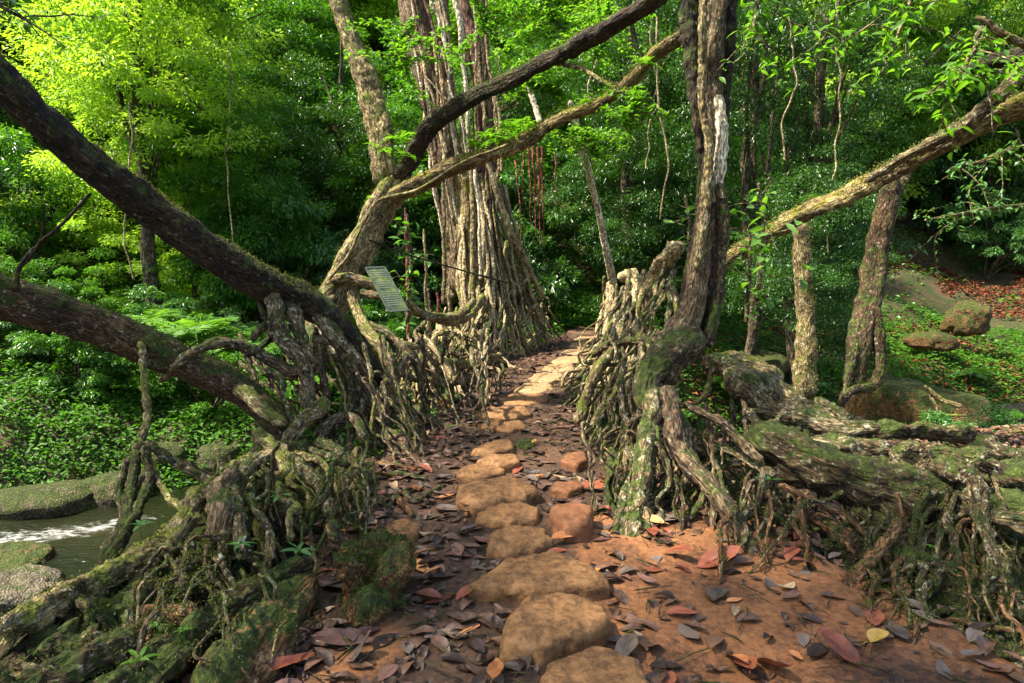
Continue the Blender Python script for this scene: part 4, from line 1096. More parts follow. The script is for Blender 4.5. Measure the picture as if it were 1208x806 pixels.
# ================================================================ RIGHT BACKGROUND TRUNKS
def simple_tree(name, lsts, label, cat='tree', group=None, moss=0, mk='mossy'):
    p0, _ = trace(lsts[0][0]); t = thing(name, p0[np.argmin(p0[:, 2])], label, cat, group)
    for lst, mt, nm in lsts:
        root(t, lst, M[mt], nm, wob=.05, knob=.18)
    if moss:
        moss_on([o for o in bpy.data.objects if o.parent is t], t, moss, .02, LEAF[mk], patch=.5, minz=.0, seed=30)
    return t
T6 = simple_tree('leaning_log', [([(848,318,7.4,10.3),(870,300,7.3,11.2),(920,268,7.0,12.0),(960,246,6.8,12.9),(1010,225,6.6,13.8),(1060,198,6.4,13.8),(1110,170,6.2,14.6),(1160,145,6.0,15.5),(1215,125,5.8,16.3),(1290,100,5.6,17.2),(1420,60,5.3,16.3),(1600,20,4.9,14.6)], 'bark_log', 'trunk')], 'sunlit yellowish leaning trunk slanting up to the upper right corner', 'log', moss=9000)
for px, py, n_, s_ in [(905,268,8,.15),(885,290,8,.18),(955,232,7,.14),(960,258,6,.12),(1035,205,5,.1),(895,310,9,.2),(870,312,8,.15)]:
    tuft(T6, px, py, 6.9, n_, s_, LEAF['gloss'], droop=.9)
simple_tree('leaning_branch', [([(1230,68,5.4,9),(1190,100,5.5,10),(1150,135,5.7,9),(1100,165,6.0,8),(1060,190,6.2,7),(1020,215,6.4,5)], 'bark_root', 'stem'), ([(1150,20,5.2,4),(1185,38,5.2,5),(1230,68,5.3,6)], 'bark_pale', 'twig'), ([(1230,60,6.4,12),(1180,72,6.6,11),(1140,85,6.8,8)], 'bark_dark', 'stem')], 'thinner dark branch lying along the top of the sunlit leaning trunk', 'branch')
simple_tree('lichen_tree', [([(942,258,9,10),(945,285,9,11),(948,330,9,11),(952,380,9,12),(950,425,8.9,13),(948,470,8.8,16)], 'bark_pale', 'trunk')], 'short upright trunk covered in white lichen below the leaning log', moss=4000, mk='mossy')
simple_tree('red_bark_tree', [([(1054,206,8.2,12),(1050,225,8.2,13),(1036,290,8.2,14),(1028,340,8.1,15),(1018,390,8,15),(1012,430,7.9,14),(1005,465,7.8,14)], 'bark_red', 'trunk'), ([(1030,360,8,7),(1036,400,7.9,7),(1038,440,7.8,8),(1030,455,7.7,6),(1005,462,7.5,6),(990,480,7.4,5)], 'bark_red', 'trunk'), ([(1010,400,7.9,5),(1000,450,7.7,5),(992,490,7.5,4)], 'bark_red', 'root'), ([(1048,250,8.2,9),(1060,222,8.3,7),(1074,196,8.4,5)], 'bark_red', 'branch')], 'red barked leaning trunk with a split foot, right of the lichen covered one', moss=3500, mk='moss')
simple_tree('slope_root', [([(1090,455,9.5,3),(1110,470,9.4,3),(1135,480,9.3,3)], 'bark_pale', 'root'), ([(1095,462,9.5,2),(1112,488,9.4,2),(1140,490,9.3,2)], 'bark_pale', 'root')], 'pale thin roots lying over the mossy ledge rock', 'root')

# ================================================================ FOREST
def crown_mesh(name, mat, n, rx, ry, rz, leaf, clumps, seed, hollow=.45, flat=.35):
    g = np.random.default_rng(seed); m = MB()
    c = g.normal(0, 1, (clumps, 3)); c /= np.linalg.norm(c, axis=1)[:, None]
    c *= (hollow + (1 - hollow) * g.random(clumps) ** .6)[:, None]
    c *= 1 + .25 * g.normal(0, 1, (clumps, 1)) * .6
    C_ = c * [rx, ry, rz]
    ids = g.integers(0, clumps, n)
    cs = (rx * ry * rz) ** (1 / 3) * g.uniform(.10, .27, clumps)
    off = g.normal(0, 1, (n, 3)); off /= np.linalg.norm(off, axis=1)[:, None] / (g.random(n) ** .4)[:, None]
    p = C_[ids] + off * cs[ids][:, None] * [1.15, 1.15, .5]
    p[:, 2] -= .18 * ((off[:, 0] ** 2 + off[:, 1] ** 2)) * cs[ids]
    d = off * [1, 1, .3] + g.normal(0, .45, (n, 3)) + [0, 0, -.25]
    u = np.stack([g.normal(0, .45, n), g.normal(0, .45, n), np.ones(n)], -1)
    tint = np.clip(.5 * g.random(clumps)[ids] + .5 * g.random(n), 0, 1)
    leaves(m, p, d, u, leaf * g.uniform(.6, 1.3, n), leaf * g.uniform(.3, .5, n), .2, tint)
    me = m.build(name, mat).data
    bpy.data.objects.remove(bpy.data.objects[[o.name for o in bpy.data.objects if o.data is me][0]])
    return me, C_
CR = {}
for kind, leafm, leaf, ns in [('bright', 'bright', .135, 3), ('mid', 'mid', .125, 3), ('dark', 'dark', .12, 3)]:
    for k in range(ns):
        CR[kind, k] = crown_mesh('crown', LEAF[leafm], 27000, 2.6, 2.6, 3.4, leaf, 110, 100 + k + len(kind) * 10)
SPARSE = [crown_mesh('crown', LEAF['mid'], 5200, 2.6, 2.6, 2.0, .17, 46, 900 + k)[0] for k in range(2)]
SH = {}
for kind, leafm, leaf in [('mid', 'mid', .085), ('dark', 'dark', .09), ('gloss', 'gloss', .075), ('cover', 'cover', .07)]:
    for k in range(2):
        SH[kind, k] = crown_mesh('foliage', LEAF[leafm], 9000, 1.0, 1.0, .95, leaf, 34, 300 + k + len(kind) * 7, hollow=.3)

ORD = ['first', 'second', 'third', 'fourth', 'fifth', 'sixth', 'seventh', 'eighth', 'ninth', 'tenth', 'eleventh', 'twelfth', 'thirteenth', 'fourteenth', 'fifteenth', 'sixteenth', 'seventeenth', 'eighteenth', 'nineteenth', 'twentieth'] + ['twenty-' + a for a in ['first', 'second', 'third', 'fourth', 'fifth', 'sixth', 'seventh', 'eighth', 'ninth']] + ['thirtieth'] + ['thirty-' + a for a in ['first', 'second', 'third', 'fourth', 'fifth', 'sixth', 'seventh', 'eighth', 'ninth']]
def shared(name, me, parent, loc, scale, rz):
    o = bpy.data.objects.new(name, me); COL.objects.link(o); o.parent = parent
    o.location = [float(a) for a in loc]; o.scale = scale; o.rotation_euler = (0, 0, rz)
    return o
def forest_tree(px, Yd, top_py, kind, k, r_px, label, group, lean=0, low=.25, sc=1.0, name='forest_tree'):
    x = (px - 604) / F * Yd * 1.0
    z0 = float(ground_h(np.array(x), np.array(Yd)))
    base = np.array([x, Yd, z0 - .2])
    top = P(px + lean, top_py, Yd)
    H = max(3.0, top[2] - z0)
    t = thing(name, base, label, 'tree', group)
    r = r_px * Yd / F
    n = 6
    pts = [base + (top - base) * (i / n) + np.array([rng.normal(0, .12), rng.normal(0, .12), 0]) * (i > 0) for i in range(n + 1)]
    m = MB(); tube(m, np.array(pts), np.linspace(r, r * .4, n + 1), 10, .15, .1, .15, step=.18)
    tk = m.build('trunk', M['bark_far'], t)
    cc = base + (top - base) * .78
    m = MB()
    for j in range(9):
        a = pts[2 + j % 4]; q = cc + rng.normal(0, 1, 3) * [1.5, 1.5, 1.3] * sc
        tube(m, np.array([a, (a + q) / 2 + [0, 0, .3], q]), np.array([r * .4, r * .22, r * .08]), 6, .1, .05, .15, step=.2)
    m.build('limb', M['bark_far'], tk, origin=t.location)
    me, _ = CR[kind, k % 3]
    s = sc * rng.uniform(.85, 1.15)
    shared('crown', me, t, cc - base, (s, s, s * max(.8, min(1.9, H / 8))), rng.uniform(0, 6.28))
    shared('crown', CR[kind, (k + 1) % 3][0], t, (cc - base) * [1, 1, .55] + rng.normal(0, .8, 3) * [1, 1, .3], (s * .85, s * .85, s * .8), rng.uniform(0, 6.28))
    return t
rowA = []   # far row, on the ridge
for i in range(19):
    px = -150 + i * 83 + rng.normal(0, 18); Yd = rng.uniform(27, 34)
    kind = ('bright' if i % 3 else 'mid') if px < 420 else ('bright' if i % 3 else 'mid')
    rowA.append((px, Yd, rng.uniform(-120, -20), kind, i, rng.uniform(6, 9)))
rowB = []   # middle row
for i in range(17):
    px = -120 + i * 92 + rng.normal(0, 22); Yd = rng.uniform(18, 24) + (6 if px > 960 else 0)
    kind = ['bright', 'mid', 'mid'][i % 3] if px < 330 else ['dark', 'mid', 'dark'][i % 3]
    rowB.append((px, Yd, rng.uniform(-60, 60) if px < 330 or px > 960 else rng.uniform(60, 150), kind, i + 1, rng.uniform(7, 11)))
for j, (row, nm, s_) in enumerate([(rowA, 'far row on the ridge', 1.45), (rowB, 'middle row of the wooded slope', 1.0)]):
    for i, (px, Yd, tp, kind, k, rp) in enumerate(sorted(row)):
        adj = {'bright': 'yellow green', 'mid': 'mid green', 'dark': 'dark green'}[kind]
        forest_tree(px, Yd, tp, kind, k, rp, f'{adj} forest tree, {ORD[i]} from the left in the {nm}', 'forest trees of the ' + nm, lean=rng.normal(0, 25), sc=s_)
# individual trunks that show in the photograph
for px, Yd, tp, kind, k, rp, lean, lb in [
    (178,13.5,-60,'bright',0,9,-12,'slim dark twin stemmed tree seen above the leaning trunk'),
    (232,15,-60,'mid',1,6,-20,'slim dark tree just right of the twin stemmed one'),
    (745,15,-80,'dark',2,7,10,'dark slender tree behind the long pale prop root'),
    (900,12.5,-80,'dark',1,9,-25,'dark curving tree immediately behind the fluted tree'),
    (935,13.5,-80,'dark',0,9,60,'dark tree forking to the right behind the leaning log')]:
    forest_tree(px, Yd, tp, kind, k, rp, lb, None, lean=lean, sc=.75 if px < 800 else .5, name='slender_tree')
for i, (x, y, s_, tp) in enumerate([(-6.4, 2.4, 1.25, 8.8), (-5.0, -1.2, 1.2, 9.4)]):  # out-of-view trees added toward the sun to dapple the near path with shade
    z0 = float(ground_h(np.array(x), np.array(y)))
    t = thing('added_shade_tree', (x - 1.5, y - .5, z0), f'unseen tree added beside the viewer to shade the near end of the path, {ORD[i]} one', 'tree', 'unseen trees added to shade the near path')
    m = MB(); tube(m, np.array([[x - 1.5, y - .5, z0 - .3], [x - 1.2, y - .4, tp * .4], [x - .3, y, tp * .75], [x, y, tp]]), np.array([.2, .17, .12, .05]), 12, .15, .1, .15, step=.2)
    m.build('trunk', M['bark_far'], t)
    shared('crown', SPARSE[i % 2], t, (1.5, .5, tp - z0), (s_, s_, s_ * .8), i * 1.3)
# thin hanging lianas in the back
for i, (px, y0, y1, Yd, r_) in enumerate([(152,160,330,11,1.2),(270,90,330,13,1),(775,60,260,11,1.4),(768,70,200,12,1),(700,0,130,10,1.2),(585,60,150,10,1.2),(930,60,190,10,1.2),(985,90,300,11,1.2)]):
    p, r = trace([(px, y0 - 40, Yd, r_), (px + rng.normal(0, 5), (y0 * 2 + y1) / 3, Yd, r_), (px + rng.normal(0, 7), (y0 + y1 * 2) / 3, Yd, r_), (px + rng.normal(0, 5), y1, Yd, r_)])
    m = MB(); tube(m, p, r, 6, .1, .05, .12)
    tag(m.build('liana', M['bark_fan'], origin=p[0]), f'thin pale liana hanging in the forest, {ORD[sorted([152,270,775,768,700,585,930,985]).index(px)]} from the left', 'liana', 'lianas hanging in the forest')

# shrubs
def shrub(px, Yd, dz, kind, k, s, label, group='shrubs of the forest edge', name='shrub', sz=1.0, z=None):
    x = (px - 604) / F * Yd
    z0 = float(ground_h(np.array(x), np.array(Yd))) if z is None else z
    t = thing(name, (x, Yd, z0), label, 'shrub', group)
    me, C_ = SH[kind, k % 2]
    m = MB()
    for j in range(7):
        q = C_[j * 3] * s * [1, 1, sz] + [0, 0, s * .8 * sz + dz]
        tube(m, np.array([[0, 0, -.1], q * .5 + [0, 0, .1], q]) + [x, Yd, z0], np.array([.022, .014, .006]) * s, 5, .1, .05, .05, step=.12)
    m.build('stem', M['bark_far'], t)
    shared('foliage', me, t, (0, 0, s * .75 * sz + dz), (s, s, s * sz), rng.uniform(0, 6.28))
    return t
sh = []
for i in range(20):
    px = -60 + i * 68 + rng.normal(0, 14)
    if 640 < px < 740: continue
    Yd = rng.uniform(14.5, 18.5) if px < 860 else rng.uniform(25, 29)
    sh.append((px, Yd, 'mid' if px < 350 and i % 2 else ('dark' if i % 3 else 'gloss'), i, rng.uniform(1.1, 1.9), 1.25))
for i, t in enumerate(sorted(sh)):
    shrub(t[0], t[1], 0, t[2], t[3], t[4], f'tall leafy shrub, {ORD[i]} from the left along the forest edge behind the stream', sz=t[5])
sh = []
for i in range(14):
    px = -80 + i * 42 + rng.normal(0, 10); Yd = rng.uniform(11, 13.5)
    sh.append((px, Yd, ['gloss', 'mid', 'cover'][i % 3], i, rng.uniform(.7, 1.15)))
for i, t in enumerate(sorted(sh)):
    shrub(t[0], t[1], 0, t[2], t[3], t[4], f'leafy shrub, {ORD[i]} from the left on the bank across the stream', 'shrubs on the left bank')
sh = []
for i, (px, Yd, kd, s_) in enumerate([(1180,8.5,'gloss',.75),(1120,9.2,'gloss',.75),(1060,10,'gloss',.7),(1200,12.5,'mid',.6),(1010,17,'dark',.7),(905,14,'dark',.7),(1085,12.8,'cover',.55),(1110,12.5,'cover',.4),(870,13.5,'cover',.6)]):
    x = (px - 604) / F * Yd
    zz = [P(px, 300, Yd)[2] - .3, P(px, 250, Yd)[2] - .3, P(px, 290, Yd)[2] - .5][i] if i < 3 else None
    sh.append((px, Yd, kd, i, s_, None))
for i, t in enumerate(sorted(sh, key=lambda q: q[0])):
    shrub(t[0], t[1], 0, t[2], t[3], t[4], f'glossy leaved shrub, {ORD[i]} from the left on the slope behind the root mass', 'shrubs on the right slope')

# ground cover on the banks and slopes
def cover(name, n, box, leaf, mat, dens, seed):
    g = np.random.default_rng(seed); m = MB()
    x = g.uniform(box[0], box[1], n); y = g.uniform(box[2], box[3], n)
    ok = dens(x, y) + n2(x, y, .8, 3, seed) * .8 > g.random(n)
    # keep what the camera could plausibly see
    ok &= np.abs(x) < y * .85 + 1.0
    x, y = x[ok], y[ok]
    z = ground_h(x, y) + np.abs(g.normal(0, .09, len(x))) + .02 + g.random(len(x)) * .75 * np.maximum(0, n2(x, y, 1.7, 3, seed + 3))
    d = rdir(len(x), .35); u = rup(len(x), .5); u[:, 1] -= .3
    leaves(m, np.stack([x, y, z], -1), d, u, leaf * g.uniform(.6, 1.4, len(x)), leaf * g.uniform(.4, .65, len(x)), .2)
    tag(m.build(name, mat), kind='stuff')
dd = lambda x, y: (y - yc(x)) * .95
cover('ground_cover', 420000, (-15, 16, 7, 20), .088, LEAF['cover'], lambda x, y: np.where(dd(x, y) > 2.3, np.where(x > 3.2, np.where(dd(x, y) > 4.5, .42, .7), .95), 0) * (1 - np.exp(-((x - 1.5) / .9) ** 2) * (y < 14.2)), 5)
cover('undergrowth', 110000, (-26, 26, 17, 36), .16, LEAF['mid'], lambda x, y: np.where(dd(x, y) > 4, np.where((x > 5) & (y < 27), .0, .7), 0), 6)
def bank_litter():
    g = np.random.default_rng(19)
    for nm, n, mt, lf in (('bank_litter', 9000, DRY['litter'], .09), ('bank_plants', 9000, LEAF['cover'], .045)):
        x = g.uniform(.9, 6, n); y = g.uniform(3.6, 8.5, n); ok = (dd(x, y) < -1.9) & (x > deck_c(y) + deck_w(y) * .95)
        if nm == 'bank_plants': ok &= n2(x, y, 2, 2, 3) > .05
        x, y = x[ok], y[ok]; z = ground_h(x, y) + .015 + g.random(len(x)) * .05
        m = MB(); leaves(m, np.stack([x, y, z], -1), rdir(len(x), .2), rup(len(x), .3), lf * g.uniform(.5, 1.3, len(x)), lf * .5, .2)
        tag(m.build(nm, mt), kind='stuff')
bank_litter()
# red brown fallen leaves on the right slope
def slope_litter():
    g = np.random.default_rng(9); n = 52000; m = MB()
    x = g.uniform(2.4, 21, n); y = g.uniform(11.5, 27, n)
    ok = (dd(x, y) > 2.4) & (n2(x, y, .5, 3, 5) < .03); x, y = x[ok], y[ok]
    z = ground_h(x, y) + .02 + g.random(len(x)) * .08
    leaves(m, np.stack([x, y, z], -1), rdir(len(x), .15), rup(len(x), .25), g.uniform(.08, .17, len(x)), g.uniform(.05, .09, len(x)), .2)
    tag(m.build('leaf_litter', DRY['reddish brown']), kind='stuff')
slope_litter()

# ferns
def fern(c, n, L, mat, label, group=None, name='fern', up=.9):
    t = thing(name, c, label, 'fern', group)
    m = MB(); st = MB()
    for i in range(n):
        a = i / n * 6.283 + rng.normal(0, .25); el = rng.uniform(.5, 1.2) * up
        d = np.array([math.cos(a), math.sin(a), el]); d /= np.linalg.norm(d)
        l_ = L * rng.uniform(.75, 1.15); K = 22
        tt = np.linspace(0.0, 1, K)
        p = np.array(c) + d * (tt * l_)[:, None] + np.array([0, 0, -1]) * (tt ** 2.2 * l_ * .55)[:, None]
        tube(st, p[::4], np.full(len(p[::4]), .004 * L / .8), 4, 0, 0, 0, step=.1, taper=True)
        s_ = np.cross(d, [0, 0, 1]); s_ /= np.linalg.norm(s_)
        wl = np.sin(np.clip(tt * 1.1 + .12, 0, 1) * math.pi) ** .7 * l_ * .24 + .01
        for sg in (-1, 1):
            leaves(m, p[2:], s_ * sg + d * .35 + rng.normal(0, .05, (K - 2, 3)), np.tile([0, 0, 1.], (K - 2, 1)) + d * .4, wl[2:], l_ * .045, .1, shape='diamond')
    st.build('stalk', LEAF['mid'], t); m.build('frond', mat, t)
    return t
fern(P(225, 372, 8.8) - [0, 0, .35], 34, 1.05, LEAF['fern'], 'large pale green fern spreading behind the fallen log')
fern(P(170, 360, 9.4) - [0, 0, .3], 20, .8, LEAF['fern'], 'pale fern at the left side of the largest fern')
fern(P(275, 385, 8.6) - [0, 0, .35], 20, .75, LEAF['fern'], 'pale fern below and right of the largest fern')
for i, (px, Yd, L) in enumerate([(60,12.2,.8),(110,11.5,.6),(330,12.6,.8),(755,13.5,.7),(785,14.2,.9),(815,13,.7),(900,14,.8),(690,15.2,.8),(960,14.6,.7),(1060,14.5,.8),(1150,16,.8),(640,14.4,.7)]):
    x = (px - 604) / F * Yd
    fern((x, Yd, float(ground_h(np.array(x), np.array(Yd)))), 14, L, LEAF['dark' if i > 2 else 'mid'], f'dark fern clump, {ORD[sorted([60,110,330,755,785,815,900,690,960,1060,1150,640]).index(px)]} from the left on the slopes behind the bridge', 'ferns on the slopes')

# leafy branches that hang into the picture
def spray(pts_px, mat, n, leaf, label, spreadr, name='leafy_branch', shape='oval', bark_='bark_root', wr=.5, subs=7, droopy=.3, tw=1.0):
    p, r = trace(pts_px)
    t = thing(name, p[0], label, 'branch')
    m = MB(); P0, R0 = tube(m, p, r, 7, .12, .06, .02)
    segs = []
    for j in range(subs):
        a = P0[int(len(P0) * (.15 + .8 * j / subs))]
        q = a + rng.normal(0, 1, 3) * spreadr * [1, .7, .55] - [0, 0, spreadr * droopy]
        mid = (a + q) / 2 + rng.normal(0, .1, 3) * spreadr + [0, 0, .08 * spreadr]
        pp, rr = tube(m, np.array([a, mid, q]), np.array([.006, .004, .0025]) * tw, 5, .1, .03, .01, step=.03)
        segs.append(pp)
    m.build('twig', M[bark_], t)
    allp = np.vstack(segs + [P0])
    idx = rng.integers(0, len(allp), n)
    pos = allp[idx] + rng.normal(0, leaf * .35, (n, 3))
    lm = MB()
    leaves(lm, pos, rdir(n, .35) - [0, 0, droopy], rup(n, .45), leaf * rng.uniform(.6, 1.25, n), leaf * wr * rng.uniform(.7, 1.1, n), .15, shape=shape)
    lm.build('leaves', mat, t)
    return t
# fine leafleted sprays in front of the fork
for i, (lst, n, sp_, lb) in enumerate([
 ([(560,-10,6.9,3),(580,40,6.8,3),(600,62,6.8,2)], 2200, .42, 'spray of fine bright leaflets at the top above the fork of branches'),
 ([(640,-10,6.6,3),(655,20,6.6,3),(680,50,6.6,2)], 2200, .42, 'spray of fine bright leaflets right of the first, above the dark branch'),
 ([(720,-10,6.3,3),(715,40,6.3,3),(700,70,6.3,2)], 1800, .38, 'spray of fine leaflets beside the fluted tree at the top'),
 ([(620,95,6.7,3),(645,105,6.7,3),(665,112,6.7,2)], 1500, .3, 'spray of fine leaflets between the two crossing branches'),
 ([(675,150,6.3,3),(695,165,6.2,2),(705,185,6.2,2)], 1300, .26, 'spray of fine leaflets hanging under the mossy lower branch'),
 ([(490,20,6.2,3),(470,60,6.2,2),(480,90,6.1,2)], 1200, .35, 'spray of fine leaflets left of the fig trunk'),
 ([(760,110,5.3,2),(745,130,5.3,2),(738,150,5.3,2)], 700, .2, 'small spray of fine leaflets left of the fluted trunk')]):
    spray(lst, LEAF['fine'], int(n * .8), .05, lb, sp_, wr=.6, shape='diamond', subs=12, droopy=.15)
# broad leaved twigs in the upper right
for i, (lst, n, sp_, lb) in enumerate([
 ([(1000,-20,4.0,4),(985,30,4.0,3),(1000,60,4.0,2)], 130, .28, 'broad leaved twig hanging at the top left of the upper right corner'),
 ([(1080,-20,3.8,4),(1060,40,3.8,3),(1040,90,3.8,2)], 150, .3, 'broad leaved twig with a few yellowing leaves near the top'),
 ([(1160,30,3.6,4),(1130,90,3.6,3),(1080,120,3.6,2)], 150, .28, 'broad leaved twig crossing in front of the dark branch'),
 ([(1230,60,3.6,4),(1190,80,3.6,3),(1150,90,3.6,2)], 120, .25, 'broad leaved twig at the right edge of the picture'),
 ([(900,-20,4.4,4),(890,30,4.4,3),(905,60,4.4,2)], 90, .22, 'broad leaved twig next to the top of the fluted trunk'),
 ([(1200,170,4.6,3),(1160,190,4.6,3),(1120,200,4.6,2)], 160, .3, 'twig of small glossy leaves below the leaning log at the right edge'),
 ([(1220,240,5,3),(1150,250,5,3),(1090,260,5,2)], 260, .42, 'drooping twig of small glossy leaves in front of the right slope'),
 ([(-30,-20,3.4,3),(10,10,3.4,3),(40,30,3.4,2)], 60, .2, 'few dark leaves hanging in the upper left corner')]):
    t = spray(lst, LEAF['gloss' if i > 4 else 'fine'], n, .075 if i < 5 else .055, lb, sp_, wr=.38, subs=8, droopy=.35)
# two yellow leaves are parts of the second twig
# sapling with big bright leaves behind the fluted trunk
for k, (px, py, Yd, n, sp_, lf, lb) in enumerate([(895,225,6.2,46,.3,.14,'sapling with large bright green leaves right of the fluted trunk'),(880,262,6.4,36,.28,.13,'lower sapling with large bright leaves beside the leaning log foot'),(808,240,6.6,18,.2,.11,'few bright leaves of a sapling left of the fluted trunk'),(480,262,7.6,60,.35,.12,'small bush of drooping green leaves behind the forked trunk')]):
    spray([(px, py + 120, Yd, 3), (px + 5, py + 40, Yd, 2.5), (px, py - 10, Yd, 2)], LEAF['fern' if k < 3 else 'mid'], n, lf, lb, sp_, name='sapling', wr=.55, subs=9, droopy=.1)
# seedlings on the left mound and elsewhere
for k, (px, py, Yd, L, mt) in enumerate([(282,648,2.7,.065,'gloss'),(166,625,3.0,.06,'gloss'),(353,655,2.8,.08,'gloss'),(330,590,3.2,.08,'gloss'),(217,750,2.25,.05,'fine'),(165,785,2.1,.06,'fine'),(185,745,2.3,.04,'fine'),(560/1.0 - 166,545,4.2,.09,'gloss'),(905,572,3.7,.09,'gloss'),(1100,650,3.0,.03,'fine')]):
    c = P(px, py, Yd)
    n = 6; m = MB()
    a = np.arange(n) / n * 6.283 + rng.random()
    leaves(m, np.tile(c + [0, 0, .02], (n, 1)), np.stack([np.cos(a), np.sin(a), rng.uniform(-.1, .6, n)], -1), rup(n, .2), L * rng.uniform(.7, 1.2, n), L * .3, .15, shape='oval')
    t = thing('seedling', c - [0, 0, .05], ['green seedling with splayed leaves on the mossy slope', 'green seedling near the stream side of the mound', 'long leaved seedling above the mossy buttress', 'dark green seedling in the hollow of the mound', 'tiny pale seedling on the buttress', 'pale seedling with drooping leaves near the bottom', 'tiny pale sprout above the drooping seedling', 'seedling beside the pale crooked root', 'narrow leaved seedling under the big mossy log', 'minute sprout on the mossy slope of the root mass'][k], 'seedling', 'seedlings on the roots')
    m.build('leaves', LEAF[mt], t)
    m = MB(); tube(m, np.array([c - [0, 0, .06], c - [0, 0, .02], c + [0, 0, .025]]), np.array([.003, .002, .0015]), 5, 0, 0, 0, step=.02); m.build('stem', LEAF[mt], t)

# ================================================================ LEAF LITTER ON THE PATH
def leafshape(seed, L=.13, W=.06, curl=.25):
    g = np.random.default_rng(seed); K, J = 13, 6
    t = np.linspace(0, 1, K); wv = np.sin(np.clip(t, 0, 1) ** (.8 + .3 * g.random()) * math.pi) ** .75 * (1 - .15 * t)
    u = np.linspace(-1, 1, J + 1)
    T_, U_ = np.meshgrid(t, u, indexing='ij')
    x = (T_ - .5) * L; y = U_ * wv[:, None] * W * .5
    cl = curl * g.uniform(.3, 1.5)
    z = cl * (np.abs(U_) ** 1.6) * wv[:, None] * W * .8 + g.normal(0, .06) * L * np.sin(T_ * math.pi * 1.3) + cl * .35 * L * (T_ - .5) ** 2
    p = np.stack([x, y, z], -1).reshape(-1, 3)
    p[:, 2] += .006 * fbm(p, 45, 2, seed)
    p[:, 1] += .004 * fbm(p, 60, 2, seed + 4) + g.normal(0, .15) * p[:, 0] ** 2 / L
    n, m_ = K, J + 1
    i, j = np.meshgrid(np.arange(n - 1), np.arange(m_ - 1), indexing='ij'); a = (i * m_ + j).ravel()
    q = np.stack([a, a + m_, a + m_ + 1, a + 1], -1)
    # stalk
    return p, q
def clear_of_stones(x, y, mg=.75):
    for cx_, cy_, rr_, k in stone_xy:
        if (x - cx_) ** 2 + (y - cy_) ** 2 < (rr_ * mg) ** 2: return False
    return True
LM = {}
for cn in ('dark grey', 'purple brown', 'reddish brown', 'orange', 'pale tan', 'yellow'):
    for k in range(4):
        p, q = leafshape(k * 13 + len(cn), curl=.14); m = MB(); m.add(p, q)
        v_, q_ = None, None
        tube(m, np.array([[-.065, 0, 0], [-.08, .003, .004], [-.098, .008, .002]]), np.array([.0016, .0014, .001]), 4, 0, 0, 0, step=.01)
        # midrib
        tube(m, np.array([p[3] + [0, 0, .0004], p[3 + 7 * 6] + [0, 0, .0008], p[3 + 7 * 12]]), np.array([.0014, .001, .0005]), 4, 0, 0, 0, step=.015, tint=1.0)
        o = m.build('fallen_leaf', DRY[cn]); LM[cn, k] = o.data; bpy.data.objects.remove(o)
def near_stone_label(x, y, rz):
    best = min(stone_xy[:12], key=lambda s: (s[0] - x) ** 2 + (s[1] - y) ** 2)
    side = ('left' if x < best[0] else 'right')
    where = 'beside' if abs(y - best[1]) < best[2] * .6 else ('behind' if y > best[1] else 'before')
    far = abs(x - best[0]) / best[2]
    how = 'touching' if far < 1.3 else ('near' if far < 2.4 else 'well away from')
    o_ = 'lengthwise' if abs(math.sin(rz)) > .7 else 'crosswise'
    where = {'beside': 'beside', 'behind': 'behind', 'before': 'before'}[where]
    how = {'touching': 'close', 'near': 'slightly off', 'well away from': 'far off'}[how]
    return f'{o_} {where} the {ORD[best[3]]} stepping stone, {how} its {side} side'
placed = []
def put_leaf(x, y, cn, size, rz, tilt, lift, label=None):
    o = bpy.data.objects.new('fallen_leaf', LM[cn, int(rng.integers(4))]); COL.objects.link(o)
    z = float(max(deck_z(np.array(x), np.array(y)), -1)) + lift
    o.location = (x, y, z); o.rotation_euler = (rng.normal(0, tilt), rng.normal(0, tilt), rz); o.scale = (size, size * rng.uniform(.8, 1.2), size)
    placed.append((o, x, y, cn, size, label))
